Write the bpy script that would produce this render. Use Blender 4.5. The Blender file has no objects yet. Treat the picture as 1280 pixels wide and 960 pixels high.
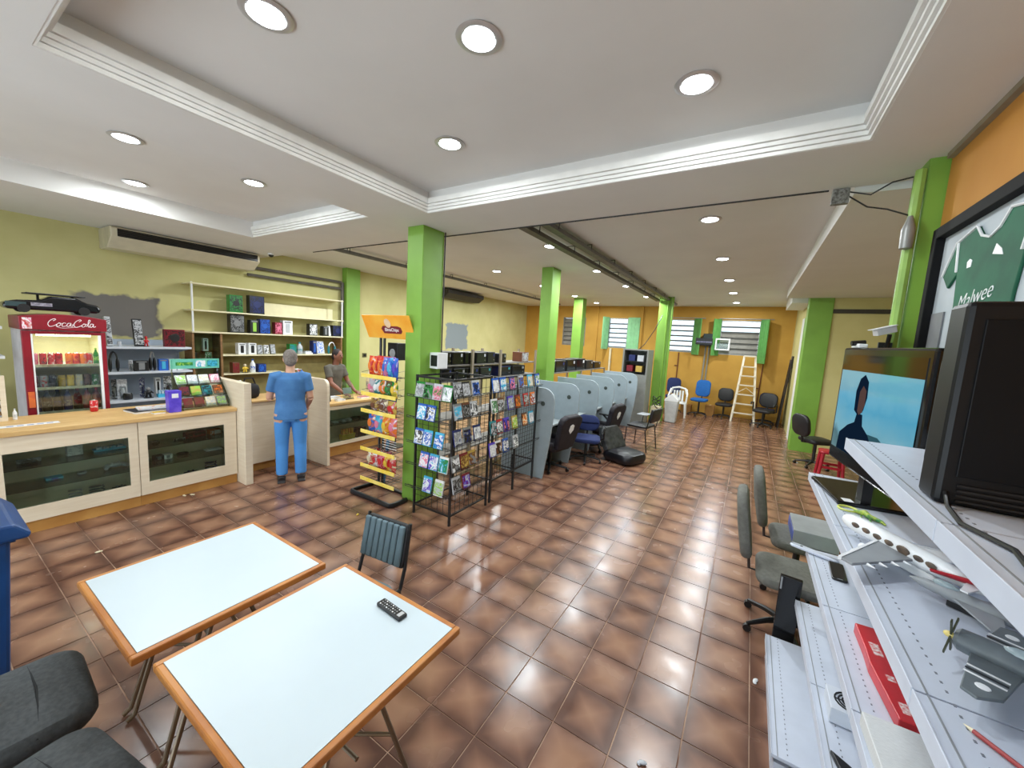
import bpy, bmesh, math, random
import numpy as np
from mathutils import Matrix, Vector
random.seed(7)
SC = bpy.context.scene
COL = SC.collection
# ------------------------------------------------------------------ camera
# image 1280x960, focal 481 px, axes of the room found from its vanishing points
F = 481.0
CH = 2.05
def _n(v):
    v = np.array(v, float); return v/np.linalg.norm(v)
_Y = _n([300, -40, F]); _D = _n([-230, 4070, F]); _D = _n(_D-_Y*_D.dot(_Y)); _U = -_D
_X = np.cross(_Y, _U)
RM = np.array([_X, _Y, _U])
def ray(u, v): return RM@np.array([u-640., v-480., F])
def atz(u, v, z):
    d = ray(u, v); return np.array([0, 0, CH])+d*(z-CH)/d[2]
def atx(u, v, x):
    d = ray(u, v); return np.array([0, 0, CH])+d*x/d[0]
def aty(u, v, y):
    d = ray(u, v); return np.array([0, 0, CH])+d*y/d[1]
def proj(p):
    d = RM.T@(np.array(p, float)-np.array([0, 0, CH])); return 640+d[0]/d[2]*F, 480+d[1]/d[2]*F, d[2]
cd = bpy.data.cameras.new('camera'); cam = bpy.data.objects.new('camera', cd); COL.objects.link(cam)
cd.sensor_fit = 'HORIZONTAL'; cd.sensor_width = 36; cd.lens = F*36/1280; cd.clip_start = .02
r, d, f = RM[:, 0], RM[:, 1], RM[:, 2]
cam.matrix_world = Matrix(((r[0], -d[0], -f[0], 0), (r[1], -d[1], -f[1], 0), (r[2], -d[2], -f[2], CH), (0, 0, 0, 1)))
SC.camera = cam
# ------------------------------------------------------------------ daylight and exposure
w = bpy.data.worlds.new('daylight'); SC.world = w; w.use_nodes = True
w.node_tree.nodes['Background'].inputs[0].default_value = (.80, .92, 1, 1)
w.node_tree.nodes['Background'].inputs[1].default_value = 5.0
vs = SC.view_settings; vs.view_transform = 'Standard'; vs.look = 'None'; vs.gamma = 1; vs.use_curve_mapping = False
vs.exposure = .0
LAMP_W = 16.0
# ------------------------------------------------------------------ materials (all procedural)
MATS = {}
def srgb(c):
    return tuple((x/255/12.92 if x/255 <= .04045 else ((x/255+.055)/1.055)**2.4) for x in c)
def mat(name, c, rough=.5, metal=0., var=.12, scale=9., bump=0., spec=.5, emit=0., c2=None, coat=0., stretch=None):
    """noise-varied principled material; c, c2 in sRGB 0-255"""
    if name in MATS: return MATS[name]
    m = bpy.data.materials.new(name); m.use_nodes = True; MATS[name] = m
    nt = m.node_tree; b = nt.nodes['Principled BSDF']; lk = nt.links.new
    tc = nt.nodes.new('ShaderNodeTexCoord'); nz = nt.nodes.new('ShaderNodeTexNoise')
    src = tc.outputs['Object']
    if stretch:
        mp = nt.nodes.new('ShaderNodeMapping'); mp.inputs['Scale'].default_value = stretch; lk(src, mp.inputs[0]); src = mp.outputs[0]
    lk(src, nz.inputs['Vector']); nz.inputs['Scale'].default_value = scale; nz.inputs['Detail'].default_value = 4
    a = srgb(c); e = srgb(c2) if c2 else tuple(x*(1-var) for x in a)
    if not c2: a = tuple(min(1, x*(1+var*.6)) for x in a)
    cr = nt.nodes.new('ShaderNodeValToRGB'); cr.color_ramp.elements[0].position = .35; cr.color_ramp.elements[1].position = .65
    cr.color_ramp.elements[0].color = (*e, 1); cr.color_ramp.elements[1].color = (*a, 1)
    lk(nz.outputs[0], cr.inputs[0]); lk(cr.outputs[0], b.inputs['Base Color'])
    b.inputs['Roughness'].default_value = rough; b.inputs['Metallic'].default_value = metal
    b.inputs['Specular IOR Level'].default_value = spec; b.inputs['Coat Weight'].default_value = coat
    if bump:
        bp = nt.nodes.new('ShaderNodeBump'); bp.inputs['Strength'].default_value = bump; bp.inputs['Distance'].default_value = .01
        lk(nz.outputs[0], bp.inputs['Height']); lk(bp.outputs[0], b.inputs['Normal'])
    if emit:
        b.inputs['Emission Color'].default_value = (*srgb(c), 1); b.inputs['Emission Strength'].default_value = emit
    return m
def glassmat(name='clear_glass', tint=(235, 245, 240), refl=.10):
    if name in MATS: return MATS[name]
    m = bpy.data.materials.new(name); m.use_nodes = True; MATS[name] = m
    nt = m.node_tree; nt.nodes.clear(); lk = nt.links.new
    o = nt.nodes.new('ShaderNodeOutputMaterial'); mx = nt.nodes.new('ShaderNodeMixShader'); t = nt.nodes.new('ShaderNodeBsdfTransparent')
    g = nt.nodes.new('ShaderNodeBsdfGlossy'); fr = nt.nodes.new('ShaderNodeFresnel'); fr.inputs[0].default_value = 1.45
    ad = nt.nodes.new('ShaderNodeMath'); ad.operation = 'MULTIPLY_ADD'; ad.inputs[1].default_value = .8; ad.inputs[2].default_value = refl*.2
    t.inputs[0].default_value = (*srgb(tint), 1); g.inputs['Roughness'].default_value = .03
    lk(fr.outputs[0], ad.inputs[0]); lk(ad.outputs[0], mx.inputs[0]); lk(t.outputs[0], mx.inputs[1]); lk(g.outputs[0], mx.inputs[2]); lk(mx.outputs[0], o.inputs[0])
    return m
def artmat(name, cols, scale=14., rough=.3, emit=0):
    """printed artwork: blotches of several colours (sRGB)"""
    if name in MATS: return MATS[name]
    m = bpy.data.materials.new(name); m.use_nodes = True; MATS[name] = m
    nt = m.node_tree; b = nt.nodes['Principled BSDF']; lk = nt.links.new
    tc = nt.nodes.new('ShaderNodeTexCoord'); oi = nt.nodes.new('ShaderNodeObjectInfo'); va = nt.nodes.new('ShaderNodeVectorMath'); va.operation = 'ADD'
    sc = nt.nodes.new('ShaderNodeMath'); sc.operation = 'MULTIPLY'; sc.inputs[1].default_value = 37.
    lk(oi.outputs['Random'], sc.inputs[0]); lk(tc.outputs['Object'], va.inputs[0]); lk(sc.outputs[0], va.inputs[1])
    nz = nt.nodes.new('ShaderNodeTexNoise'); nz.inputs['Scale'].default_value = scale; nz.inputs['Detail'].default_value = 3; nz.inputs['Distortion'].default_value = 1.2
    lk(va.outputs[0], nz.inputs['Vector'])
    cr = nt.nodes.new('ShaderNodeValToRGB'); cr.color_ramp.interpolation = 'EASE'
    el = cr.color_ramp.elements
    while len(el) < len(cols): el.new(.5)
    for i, c in enumerate(cols):
        el[i].position = .32+.36*i/max(1, len(cols)-1); el[i].color = (*srgb(c), 1)
    lk(nz.outputs[0], cr.inputs[0]); lk(cr.outputs[0], b.inputs['Base Color']); b.inputs['Roughness'].default_value = rough
    if emit:
        lk(cr.outputs[0], b.inputs['Emission Color']); b.inputs['Emission Strength'].default_value = emit
    return m
def lampmat(name, c, s):
    if name in MATS: return MATS[name]
    m = bpy.data.materials.new(name); m.use_nodes = True; MATS[name] = m
    nt = m.node_tree; nt.nodes.clear(); o = nt.nodes.new('ShaderNodeOutputMaterial'); e = nt.nodes.new('ShaderNodeEmission')
    e.inputs[0].default_value = (*srgb(c), 1); e.inputs[1].default_value = s; nt.links.new(e.outputs[0], o.inputs[0]); return m
# ------------------------------------------------------------------ mesh helpers
class MB:
    def __init__(s, M=None): s.v = []; s.f = []; s.M = M
    def add(s, vs_, fs):
        n = len(s.v)
        for p in vs_:
            s.v.append(tuple(s.M@Vector(p)) if s.M else tuple(p))
        s.f += [tuple(i+n for i in q) for q in fs]; return s
    def box(s, x0, x1, y0, y1, z0, z1):
        return s.add([(x0, y0, z0), (x1, y0, z0), (x1, y1, z0), (x0, y1, z0), (x0, y0, z1), (x1, y0, z1), (x1, y1, z1), (x0, y1, z1)],
                     [(0, 3, 2, 1), (4, 5, 6, 7), (0, 1, 5, 4), (1, 2, 6, 5), (2, 3, 7, 6), (3, 0, 4, 7)])
    def frust(s, x0, x1, y0, y1, z0, z1, dx=0, dy=0):
        return s.add([(x0, y0, z0), (x1, y0, z0), (x1, y1, z0), (x0, y1, z0), (x0+dx, y0+dy, z1), (x1-dx, y0+dy, z1), (x1-dx, y1-dy, z1), (x0+dx, y1-dy, z1)],
                     [(0, 3, 2, 1), (4, 5, 6, 7), (0, 1, 5, 4), (1, 2, 6, 5), (2, 3, 7, 6), (3, 0, 4, 7)])
    def bar(s, p0, p1, w, h, up=(0, 0, 1)):
        p0 = Vector(p0); p1 = Vector(p1); t = (p1-p0).normalized(); a = t.cross(Vector(up))
        if a.length < 1e-4: a = t.cross(Vector((1, 0, 0)))
        a.normalize(); b = a.cross(t)
        q = [p+a*sx*w/2+b*sy*h/2 for p in (p0, p1) for sx, sy in ((-1, -1), (1, -1), (1, 1), (-1, 1))]
        return s.add(q, [(0, 1, 2, 3), (7, 6, 5, 4), (0, 4, 5, 1), (1, 5, 6, 2), (2, 6, 7, 3), (3, 7, 4, 0)])
    def tube(s, pts, r, seg=8, closed=False):
        pts = [Vector(p) for p in pts]; n = len(pts); rr = r if isinstance(r, (list, tuple)) else [r]*n
        t0 = (pts[1]-pts[0]).normalized(); a = t0.orthogonal().normalized(); rings = []
        for i, p in enumerate(pts):
            if closed: t = (pts[(i+1) % n]-pts[i-1]).normalized()
            elif i == 0: t = t0
            elif i == n-1: t = (pts[i]-pts[i-1]).normalized()
            else: t = ((pts[i]-pts[i-1]).normalized()+(pts[i+1]-pts[i]).normalized()).normalized()
            a = (a-t*a.dot(t)).normalized(); b = t.cross(a)
            e = rr[i] if isinstance(rr[i], (tuple, list)) else (rr[i], rr[i])
            rings.append([p+a*math.cos(2*math.pi*k/seg)*e[0]+b*math.sin(2*math.pi*k/seg)*e[1] for k in range(seg)])
        vs_ = [q for g in rings for q in g]; fs = []
        for i in range(n if closed else n-1):
            j = (i+1) % n
            for k in range(seg): fs.append((i*seg+k, i*seg+(k+1) % seg, j*seg+(k+1) % seg, j*seg+k))
        if not closed: fs += [tuple(range(seg))[::-1], tuple((n-1)*seg+k for k in range(seg))]
        return s.add(vs_, fs)
    def cyl(s, p0, p1, r0, r1=None, seg=14): return s.tube([p0, p1], [r0, r0 if r1 is None else r1], seg)
    def lathe(s, prof, o=(0, 0, 0), seg=16):
        vs_ = []; fs = []; n = len(prof)
        for r_, z in prof:
            for k in range(seg): vs_.append((o[0]+max(r_, 1e-4)*math.cos(2*math.pi*k/seg), o[1]+max(r_, 1e-4)*math.sin(2*math.pi*k/seg), o[2]+z))
        for i in range(n-1):
            for k in range(seg): fs.append((i*seg+k, i*seg+(k+1) % seg, (i+1)*seg+(k+1) % seg, (i+1)*seg+k))
        fs += [tuple(range(seg))[::-1], tuple((n-1)*seg+k for k in range(seg))]
        return s.add(vs_, fs)
    def prism(s, poly, plane, a0, a1):
        n = len(poly); g = {'xy': lambda p, a: (p[0], p[1], a), 'xz': lambda p, a: (p[0], a, p[1]), 'yz': lambda p, a: (a, p[0], p[1])}[plane]
        return s.add([g(p, a0) for p in poly]+[g(p, a1) for p in poly], [tuple(range(n))[::-1], tuple(range(n, 2*n))]+[(i, (i+1) % n, n+(i+1) % n, n+i) for i in range(n)])
    def ell(s, c, r_, nu=12, nv=8):
        vs_ = []; fs = []
        for i in range(nv+1):
            th = math.pi*(i if 0 < i < nv else (.02 if i == 0 else nv-.02))/nv
            for k in range(nu):
                ph = 2*math.pi*k/nu; vs_.append((c[0]+r_[0]*math.sin(th)*math.cos(ph), c[1]+r_[1]*math.sin(th)*math.sin(ph), c[2]+r_[2]*math.cos(th)))
        for i in range(nv):
            for k in range(nu): fs.append((i*nu+k, (i+1)*nu+k, (i+1)*nu+(k+1) % nu, i*nu+(k+1) % nu))
        fs += [tuple(range(nu)), tuple(nv*nu+k for k in range(nu))[::-1]]
        return s.add(vs_, fs)
    def pad(s, x0, x1, y0, y1, z0, z1, r_=.04, puff=.0, n=6):
        """cushion: rounded rectangle lofted through heights"""
        rings = []; cx, cy = (x0+x1)/2, (y0+y1)/2; hx, hy = (x1-x0)/2, (y1-y0)/2; h = z1-z0
        for t, ins in ((0, .35), (.12, .1), (.35, 0), (.65, 0), (.88, .1), (1, .35)):
            i_ = ins*min(h, min(hx, hy))*1.0; ring = []
            for qx, qy, a0 in ((1, 1, 0), (-1, 1, 90), (-1, -1, 180), (1, -1, 270)):
                for k in range(n):
                    a = math.radians(a0+90*k/(n-1)); ring.append((cx+qx*(hx-i_-r_)+math.cos(a)*r_, cy+qy*(hy-i_-r_)+math.sin(a)*r_, z0+t*h))
            rings.append(ring)
        m_ = len(rings[0]); vs_ = [p for g in rings for p in g]; fs = []
        for i in range(len(rings)-1):
            for k in range(m_): fs.append((i*m_+k, i*m_+(k+1) % m_, (i+1)*m_+(k+1) % m_, (i+1)*m_+k))
        top = len(vs_); vs_.append((cx, cy, z1+puff)); L = (len(rings)-1)*m_
        fs += [(L+k, L+(k+1) % m_, top) for k in range(m_)]; fs.append(tuple(range(m_))[::-1])
        return s.add(vs_, fs)
    def mesh(s, name, m, smooth=False):
        me = bpy.data.meshes.new(name); me.from_pydata(s.v, [], s.f)
        bm = bmesh.new(); bm.from_mesh(me); bmesh.ops.recalc_face_normals(bm, faces=bm.faces); bm.to_mesh(me); bm.free()
        if m: me.materials.append(m)
        if smooth:
            me.polygons.foreach_set('use_smooth', [True]*len(me.polygons)); me.set_sharp_from_angle(angle=.7)
        return me
    def build(s, name, m, parent=None, bevel=0, smooth=False, seg=2):
        o = bpy.data.objects.new(name, s.mesh(name, m, smooth)); COL.objects.link(o)
        if parent: o.parent = parent
        if bevel:
            b = o.modifiers.new('bevel', 'BEVEL'); b.width = bevel; b.segments = seg; b.limit_method = 'ANGLE'; b.angle_limit = .6
        return o
def tag(o, label, cat, group=None):
    o['label'] = label; o['category'] = cat
    if group: o['group'] = group
    return o
def struct(o):
    if o.parent is None: o['kind'] = 'structure'
    return o
def thing(name, label, cat, loc=(0, 0, 0), rotz=0, group=None):
    o = bpy.data.objects.new(name, None); COL.objects.link(o); o.empty_display_size = .1
    o.location = loc; o.rotation_euler = (0, 0, rotz); return tag(o, label, cat, group)
def dup(root, loc=None, rotz=None, label=None, group=None):
    def cp(o, par):
        c = o.copy(); COL.objects.link(c); c.parent = par
        for ch in o.children: cp(ch, c)
        return c
    r_ = cp(root, None)
    if loc is not None: r_.location = loc
    if rotz is not None: r_.rotation_euler = (0, 0, rotz)
    if label: r_['label'] = label
    if group: r_['group'] = group
    return r_
def BOX(*a): return MB().box(*a)
def textmesh(body, size, m, depth=.002, shear=0., font_off=0.):
    cu = bpy.data.curves.new('t', 'FONT'); cu.body = body; cu.size = size; cu.extrude = depth; cu.shear = shear; cu.align_x = 'CENTER'; cu.align_y = 'CENTER'; cu.resolution_u = 3; cu.offset = font_off
    ob = bpy.data.objects.new('t', cu); COL.objects.link(ob); dg = bpy.context.evaluated_depsgraph_get()
    me = bpy.data.meshes.new_from_object(ob.evaluated_get(dg)); COL.objects.unlink(ob); bpy.data.objects.remove(ob)
    me.materials.clear(); me.materials.append(m); return me
def text(body, size, m, M, parent=None, depth=.0015, shear=0., off=0., name='lettering'):
    """M: matrix placing the text (its x = reading direction, y = up, z = towards reader)"""
    o = bpy.data.objects.new(name, textmesh(body, size, m, depth, shear, off)); COL.objects.link(o); o.parent = parent; o.matrix_local = M; return o
def frame3(o, x, y):
    x = Vector(x).normalized(); y = Vector(y).normalized(); z = x.cross(y); M = Matrix.Identity(4)
    for i in range(3): M[i][0], M[i][1], M[i][2], M[i][3] = x[i], y[i], z[i], o[i]
    return M
RZ = lambda a: Matrix.Rotation(a, 4, 'Z')
T = lambda x, y, z: Matrix.Translation((x, y, z))
R = math.radians
# ================================================================== THE SETTING
X0, X1, YN, YB = -7.95, .87, -2.6, 13.8        # left wall, right wall, shop front, back wall
ZS, ZF = 3.26, 3.40                              # soffit, far ceiling
P, GX, GY = .303, -1.0, 2.06                     # floor tile pitch and grid origin
def posmat(name):
    m = bpy.data.materials.new(name); m.use_nodes = True; MATS[name] = m; nt = m.node_tree
    g = nt.nodes.new('ShaderNodeNewGeometry'); sp = nt.nodes.new('ShaderNodeSeparateXYZ'); nt.links.new(g.outputs['Position'], sp.inputs[0])
    def mth(op, a, b=None, c=None):
        n_ = nt.nodes.new('ShaderNodeMath'); n_.operation = op
        for i, q in enumerate((a, b, c)):
            if q is None: continue
            if isinstance(q, (int, float)): n_.inputs[i].default_value = q
            else: nt.links.new(q, n_.inputs[i])
        return n_.outputs[0]
    return m, nt, g, sp, mth
def tile_material():
    m, nt, g, sp, mth = posmat('glazed_brown_tile'); lk = nt.links.new; b = nt.nodes['Principled BSDF']
    fx = mth('DIVIDE', mth('SUBTRACT', sp.outputs[0], GX), P); fy = mth('DIVIDE', mth('SUBTRACT', sp.outputs[1], GY), P)
    cx = mth('FLOOR', fx); cy = mth('FLOOR', fy)
    cv = nt.nodes.new('ShaderNodeCombineXYZ'); lk(cx, cv.inputs[0]); lk(cy, cv.inputs[1])
    wn = nt.nodes.new('ShaderNodeTexWhiteNoise'); lk(cv.outputs[0], wn.inputs['Vector'])
    ex = mth('SUBTRACT', .5, mth('ABSOLUTE', mth('SUBTRACT', mth('FRACT', fx), .5))); ey = mth('SUBTRACT', .5, mth('ABSOLUTE', mth('SUBTRACT', mth('FRACT', fy), .5)))
    ed = mth('MINIMUM', ex, ey)
    nz = nt.nodes.new('ShaderNodeTexNoise'); nz.inputs['Scale'].default_value = 5; nz.inputs['Detail'].default_value = 2; lk(g.outputs['Position'], nz.inputs['Vector'])
    t = mth('ADD', mth('MULTIPLY', ed, 2.1), mth('MULTIPLY', mth('SUBTRACT', nz.outputs[0], .5), .7))
    t = mth('ADD', t, mth('MULTIPLY', mth('SUBTRACT', wn.outputs[0], .5), .45))
    cr = nt.nodes.new('ShaderNodeValToRGB'); el = cr.color_ramp.elements; el.new(.35)
    for i, (p_, c) in enumerate(((0, (94, 65, 53)), (.32, (124, 88, 70)), (.85, (152, 114, 90)))): el[i].position = p_; el[i].color = (*srgb(c), 1)
    lk(t, cr.inputs[0]); lk(cr.outputs[0], b.inputs['Base Color'])
    lk(mth('ADD', .12, mth('MULTIPLY', nz.outputs[0], .24)), b.inputs['Roughness'])
    bp = nt.nodes.new('ShaderNodeBump'); bp.inputs['Strength'].default_value = .05; bp.inputs['Distance'].default_value = .004; lk(nz.outputs[0], bp.inputs['Height']); lk(bp.outputs[0], b.inputs['Normal'])
    return m
TILE = tile_material()
grout = mat('grout', (196, 164, 140), .9, c2=(120, 88, 72), scale=3.)
floor = struct(BOX(X0-.2, 3.6, YN-.2, YB+.2, -.2, -.004).build('floor', grout))
tiles = []
for i in range(-24, 16):
    for j in range(-16, 39):
        x, y = GX+(i+.5)*P, GY+(j+.5)*P
        if x < X0 or x > 3.5 or y > YB or y < YN: continue
        u, v, dd = proj((x, y, 0)); vis = dd > .1 and -30 < u < 1310 and -30 < v < 990
        if x > .75 and y > 3.3 and not (y < 10.2): vis = False
        hid = (x < -5.5 and y < 4.4) or (-2.7 < x < -.95 and .35 < y < 1.0 and False)
        tiles.append((-(1/dd**2) if vis and not hid else 1, x, y))
tiles.sort()
def tile_mb(x, y, m_):
    h = P/2-.0022; return m_.frust(x-h, x+h, y-h, y+h, -.008, 0, .0016, .0016)
tm = tile_mb(0, 0, MB()).mesh('tile', TILE)
for k, (_, x, y) in enumerate(tiles[:300]):
    o = bpy.data.objects.new('tile', tm); COL.objects.link(o); o.parent = floor; o.location = (x, y, random.uniform(-.0004, .0004))
m_ = MB()
for _, x, y in tiles[300:]: tile_mb(x, y, m_)
o = m_.build('tile_field', TILE, floor); o['kind'] = 'stuff'

# ---- walls
def wallpaint(name, c, c2, patches=()):
    m, nt, g, sp, mth = posmat(name); lk = nt.links.new; b = nt.nodes['Principled BSDF']; b.inputs['Roughness'].default_value = .75
    nz = nt.nodes.new('ShaderNodeTexNoise'); nz.inputs['Scale'].default_value = 1.7; nz.inputs['Detail'].default_value = 6; lk(g.outputs['Position'], nz.inputs['Vector'])
    cr = nt.nodes.new('ShaderNodeValToRGB'); cr.color_ramp.elements[0].position = .3; cr.color_ramp.elements[1].position = .7
    cr.color_ramp.elements[0].color = (*srgb(c2), 1); cr.color_ramp.elements[1].color = (*srgb(c), 1); lk(nz.outputs[0], cr.inputs[0]); col = cr.outputs[0]
    n2 = nt.nodes.new('ShaderNodeTexNoise'); n2.inputs['Scale'].default_value = 6; lk(g.outputs['Position'], n2.inputs['Vector'])
    for ya, yb, za, zb, pc in patches:      # bare filler patches left on the paint
        dy = mth('DIVIDE', mth('ABSOLUTE', mth('SUBTRACT', sp.outputs[1], (ya+yb)/2)), (yb-ya)/2); dz = mth('DIVIDE', mth('ABSOLUTE', mth('SUBTRACT', sp.outputs[2], (za+zb)/2)), (zb-za)/2)
        e = mth('ADD', mth('MAXIMUM', dy, dz), mth('MULTIPLY', mth('SUBTRACT', n2.outputs[0], .5), .5))
        k_ = nt.nodes.new('ShaderNodeMapRange'); k_.inputs[1].default_value = 1.03; k_.inputs[2].default_value = .93; lk(e, k_.inputs[0])
        mx = nt.nodes.new('ShaderNodeMix'); mx.data_type = 'RGBA'; lk(k_.outputs[0], mx.inputs[0]); lk(col, mx.inputs[6]); mx.inputs[7].default_value = (*srgb(pc), 1); col = mx.outputs[2]
    lk(col, b.inputs['Base Color'])
    bp = nt.nodes.new('ShaderNodeBump'); bp.inputs['Strength'].default_value = .15; bp.inputs['Distance'].default_value = .01; lk(n2.outputs[0], bp.inputs['Height']); lk(bp.outputs[0], b.inputs['Normal'])
    return m
pa, pb = atx(557, 437, X0), atx(585, 405, X0)
creamL = wallpaint('olive_cream_paint', (202, 196, 140), (188, 182, 124), [(1.36, 2.28, 1.74, 2.36, (112, 108, 104)), (pa[1], pb[1], pa[2], pb[2], (128, 138, 142))])
cream = wallpaint('cream_paint', (216, 206, 144), (202, 192, 128))
orange = wallpaint('orange_paint', (202, 156, 68), (186, 140, 56))
orange2 = wallpaint('ochre_paint', (204, 146, 66), (190, 130, 54))
white_ceil = wallpaint('white_ceiling_paint', (228, 227, 224), (222, 221, 218))
whitep = mat('white_paint', (232, 232, 228), .6, var=.05)
green = mat('green_paint', (124, 170, 66), .45, var=.08, scale=3)
greend = mat('dark_green_paint', (104, 160, 40), .5, var=.1, scale=3)
struct(BOX(X0-.15, X0, YN, YB, -.2, 3.6).build('wall_left', creamL))
struct(BOX(X1, X1+.15, YN, 3.36, -.2, 3.6).build('wall_right', orange2))
# added unseen shop front behind the camera: wall whose opening limits the daylight
FO = (-6.0, -.3, 2.5); m_ = MB(); m_.box(X0-.15, FO[0], YN-.15, YN, -.2, 3.6); m_.box(FO[1], X1+.15, YN-.15, YN, -.2, 3.6); m_.box(FO[0], FO[1], YN-.15, YN, FO[2], 3.6); struct(m_.build('wall_front_added', cream))
struct(BOX(X1+.02, 3.4, 3.42, 3.6, -.2, 3.6).build('wall_return', cream))
struct(BOX(3.4, 3.55, 3.42, 10.3, -.2, 3.6).build('wall_alcove', cream))
# partition across the alcove with its green corner pier
struct(BOX(1.3, 3.4, 10.15, 10.3, -.2, 3.6).build('wall_partition', cream))
struct(BOX(.98, 1.15, 10.4, YB, -.2, 3.6).build('wall_passage', cream))
o = struct(BOX(.9, 1.3, 10.1, 10.42, -.004, 3.4).build('pillar', green, bevel=.006))
BOX(1.3, 3.4, 10.1, 10.15, 2.92, 3.0).build('conduit_strip', mat('dark_conduit', (62, 58, 48), .6), o)
# windows of the back wall: holes then frames
WIN = [(-6.3, -5.38), (-4.5, -3.8), (-2.42, -1.66), (-.92, .16)]
WZ0, WZ1 = 1.92, 2.98
m_ = MB(); xs = [X0]+[q for w_ in WIN for q in w_]+[1.1]
for i in range(0, len(xs), 2): m_.box(xs[i], xs[i+1], YB, YB+.16, -.2, 3.6)
for a, b in WIN: m_.box(a, b, YB, YB+.16, -.2, WZ0); m_.box(a, b, YB, YB+.16, WZ1, 3.6)
wb = struct(m_.build('wall_back', orange))
for a, b in ((-3.42, -3.3), (-4.95, -4.9)): BOX(a, b, YB-.05, YB, 0, 3.4).build('pilaster', orange, wb)
mint = mat('mint_shutter_paint', (142, 205, 150), .5, var=.1)
mintd = mat('green_shutter_paint', (96, 160, 84), .5, var=.12)
slat_w = mat('white_louver', (235, 238, 238), .4, var=.03)
slat_g = mat('grey_louver', (128, 124, 116), .5, var=.15)
alu = mat('aluminium_frame', (150, 152, 150), .4, metal=.4, var=.1)
dark_alu = mat('dark_frame', (84, 84, 82), .5, var=.1)
gl = glassmat()
def window(n, a, b, kind):
    w_ = thing('window_%d' % n, '', ''); del w_['label']; del w_['category']; w_['kind'] = 'structure'; w_.location = (0, YB, 0)
    fm = MB()
    for bx in ((a, a+.035, 0, .1, WZ0, WZ1), (b-.035, b, 0, .1, WZ0, WZ1), (a+.035, b-.035, 0, .1, WZ0, WZ0+.035), (a+.035, b-.035, 0, .1, WZ1-.035, WZ1)): fm.box(*bx)
    fm.build('frame', alu if kind != 'g' else slat_g, w_)
    k = 6; h = (WZ1-WZ0-.07)/k
    for i in range(k):
        z = WZ0+.035+h*(i+.5); ang = {'o': 74, 'g': 68, 'm': 74 if i > 3 else 62}[kind]
        M = T((a+b)/2, .05, z)@Matrix.Rotation(R(ang), 4, 'X'); q = MB(M); L = (b-a)/2-.036
        if kind == 'o' or (kind == 'm' and i > 3): q.box(-L, L, -h*.49, h*.49, -.004, .004).build('louver', glassmat('dimming_louver_glass', (204, 208, 210), .1), w_)  # grey glass tint put in to cut the daylight behind the rails
        else: q.box(-L, L, -h*.5, h*.5, -.004, .004).build('louver', slat_g, w_)
        BOX(a+.035, b-.035, .03, .06, z-h/2-.024, z-h/2+.024).build('louver_rail', dark_alu, w_)
    return w_
W1 = window(1, *WIN[0], 'g'); W2 = window(2, *WIN[1], 'o'); W3 = window(3, *WIN[2], 'o'); W4 = window(4, *WIN[3], 'm')
def shutter(w_, x, side, width, ang, mt, z0=WZ0-.06, z1=WZ1+.03):
    M = T(x, -.012, 0)@RZ(R(ang)); q = MB(M); q.box(0, side*width, -.03, 0, z0, z1); q2 = MB(M)
    s_ = q.build('shutter', mt, w_, bevel=.004)
    for i in range(3): q2.box(side*(width*(.08+.3*i)), side*(width*(.3+.3*i)), -.036, -.03, z0+.06, z1-.06)
    q2.build('shutter_board', mt, s_)
shutter(W2, WIN[1][1], 1, .42, -4, mint); shutter(W2, WIN[1][0], -1, .3, 62, mint)
shutter(W3, WIN[2][1], 1, .34, -48, mintd); shutter(W4, WIN[3][0], -1, .3, 52, mintd, WZ0-.05); shutter(W4, WIN[3][1], 1, .36, -58, mintd, WZ0-.2)
for w_, (a, b) in ((W3, WIN[2]), (W4, WIN[3])): BOX(a-.05, b+.3, -.05, -.03, WZ1+.04, WZ1+.06).build('curtain_rail', alu, w_)
# ---- ceiling
m_ = MB()
TR1 = (-2.95, .44, .44, 2.98); TR2 = (-6.15, -3.66, -1.0, 2.82)
E_ = X1+.15; Wl = X0-.15
for bx in ((Wl, E_, YN, -1.0), (Wl, TR2[0], -1.0, TR2[3]), (TR2[1], TR1[0], -1.0, TR2[3]), (TR1[0], E_, -1.0, TR1[2]), (TR1[1], E_, TR1[2], TR1[3]),
           (Wl, TR1[0], TR2[3], TR1[3]), (Wl, E_, TR1[3], 3.72)): m_.box(*bx, ZS, 3.6)
struct(m_.build('ceiling_soffit', white_ceil))
ceiling = struct(BOX(Wl, 3.55, 3.72, YB+.16, ZF, 3.6).build('ceiling', white_ceil))
struct(BOX(.5, 3.4, 3.75, 10.08, 3.22, ZF).build('ceiling_bulkhead', white_ceil))
struct(BOX(.62, .98, 10.45, 12.2, 3.16, ZF).build('ceiling_box', white_ceil))
for n_, (a, b, c, d_) in enumerate((TR1, TR2)):
    struct(BOX(a, b, c, d_, 3.47, 3.6).build('ceiling_tray', white_ceil))
    tr = MB()
    for z0, z1, pr in ((3.262, 3.285, .012), (3.287, 3.31, .026), (3.312, 3.335, .04), (3.337, 3.385, .056)):
        tr.box(a+pr, b-pr, d_-pr, d_, z0, z1)
        if n_ == 0: tr.box(a, a+pr, c, d_, z0, z1); tr.box(b-pr, b, c, d_, z0, z1); tr.box(a+pr, b-pr, c, c+pr, z0, z1)
    struct(tr.build('trim_%d' % (n_+1), whitep))
struct(BOX(X1-.03, X1, YN, 3.33, ZS-.03, ZS).build('trim_3', mat('beige_trim', (150, 140, 120), .7)))  # grey-beige strip along the top of the right wall
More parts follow.
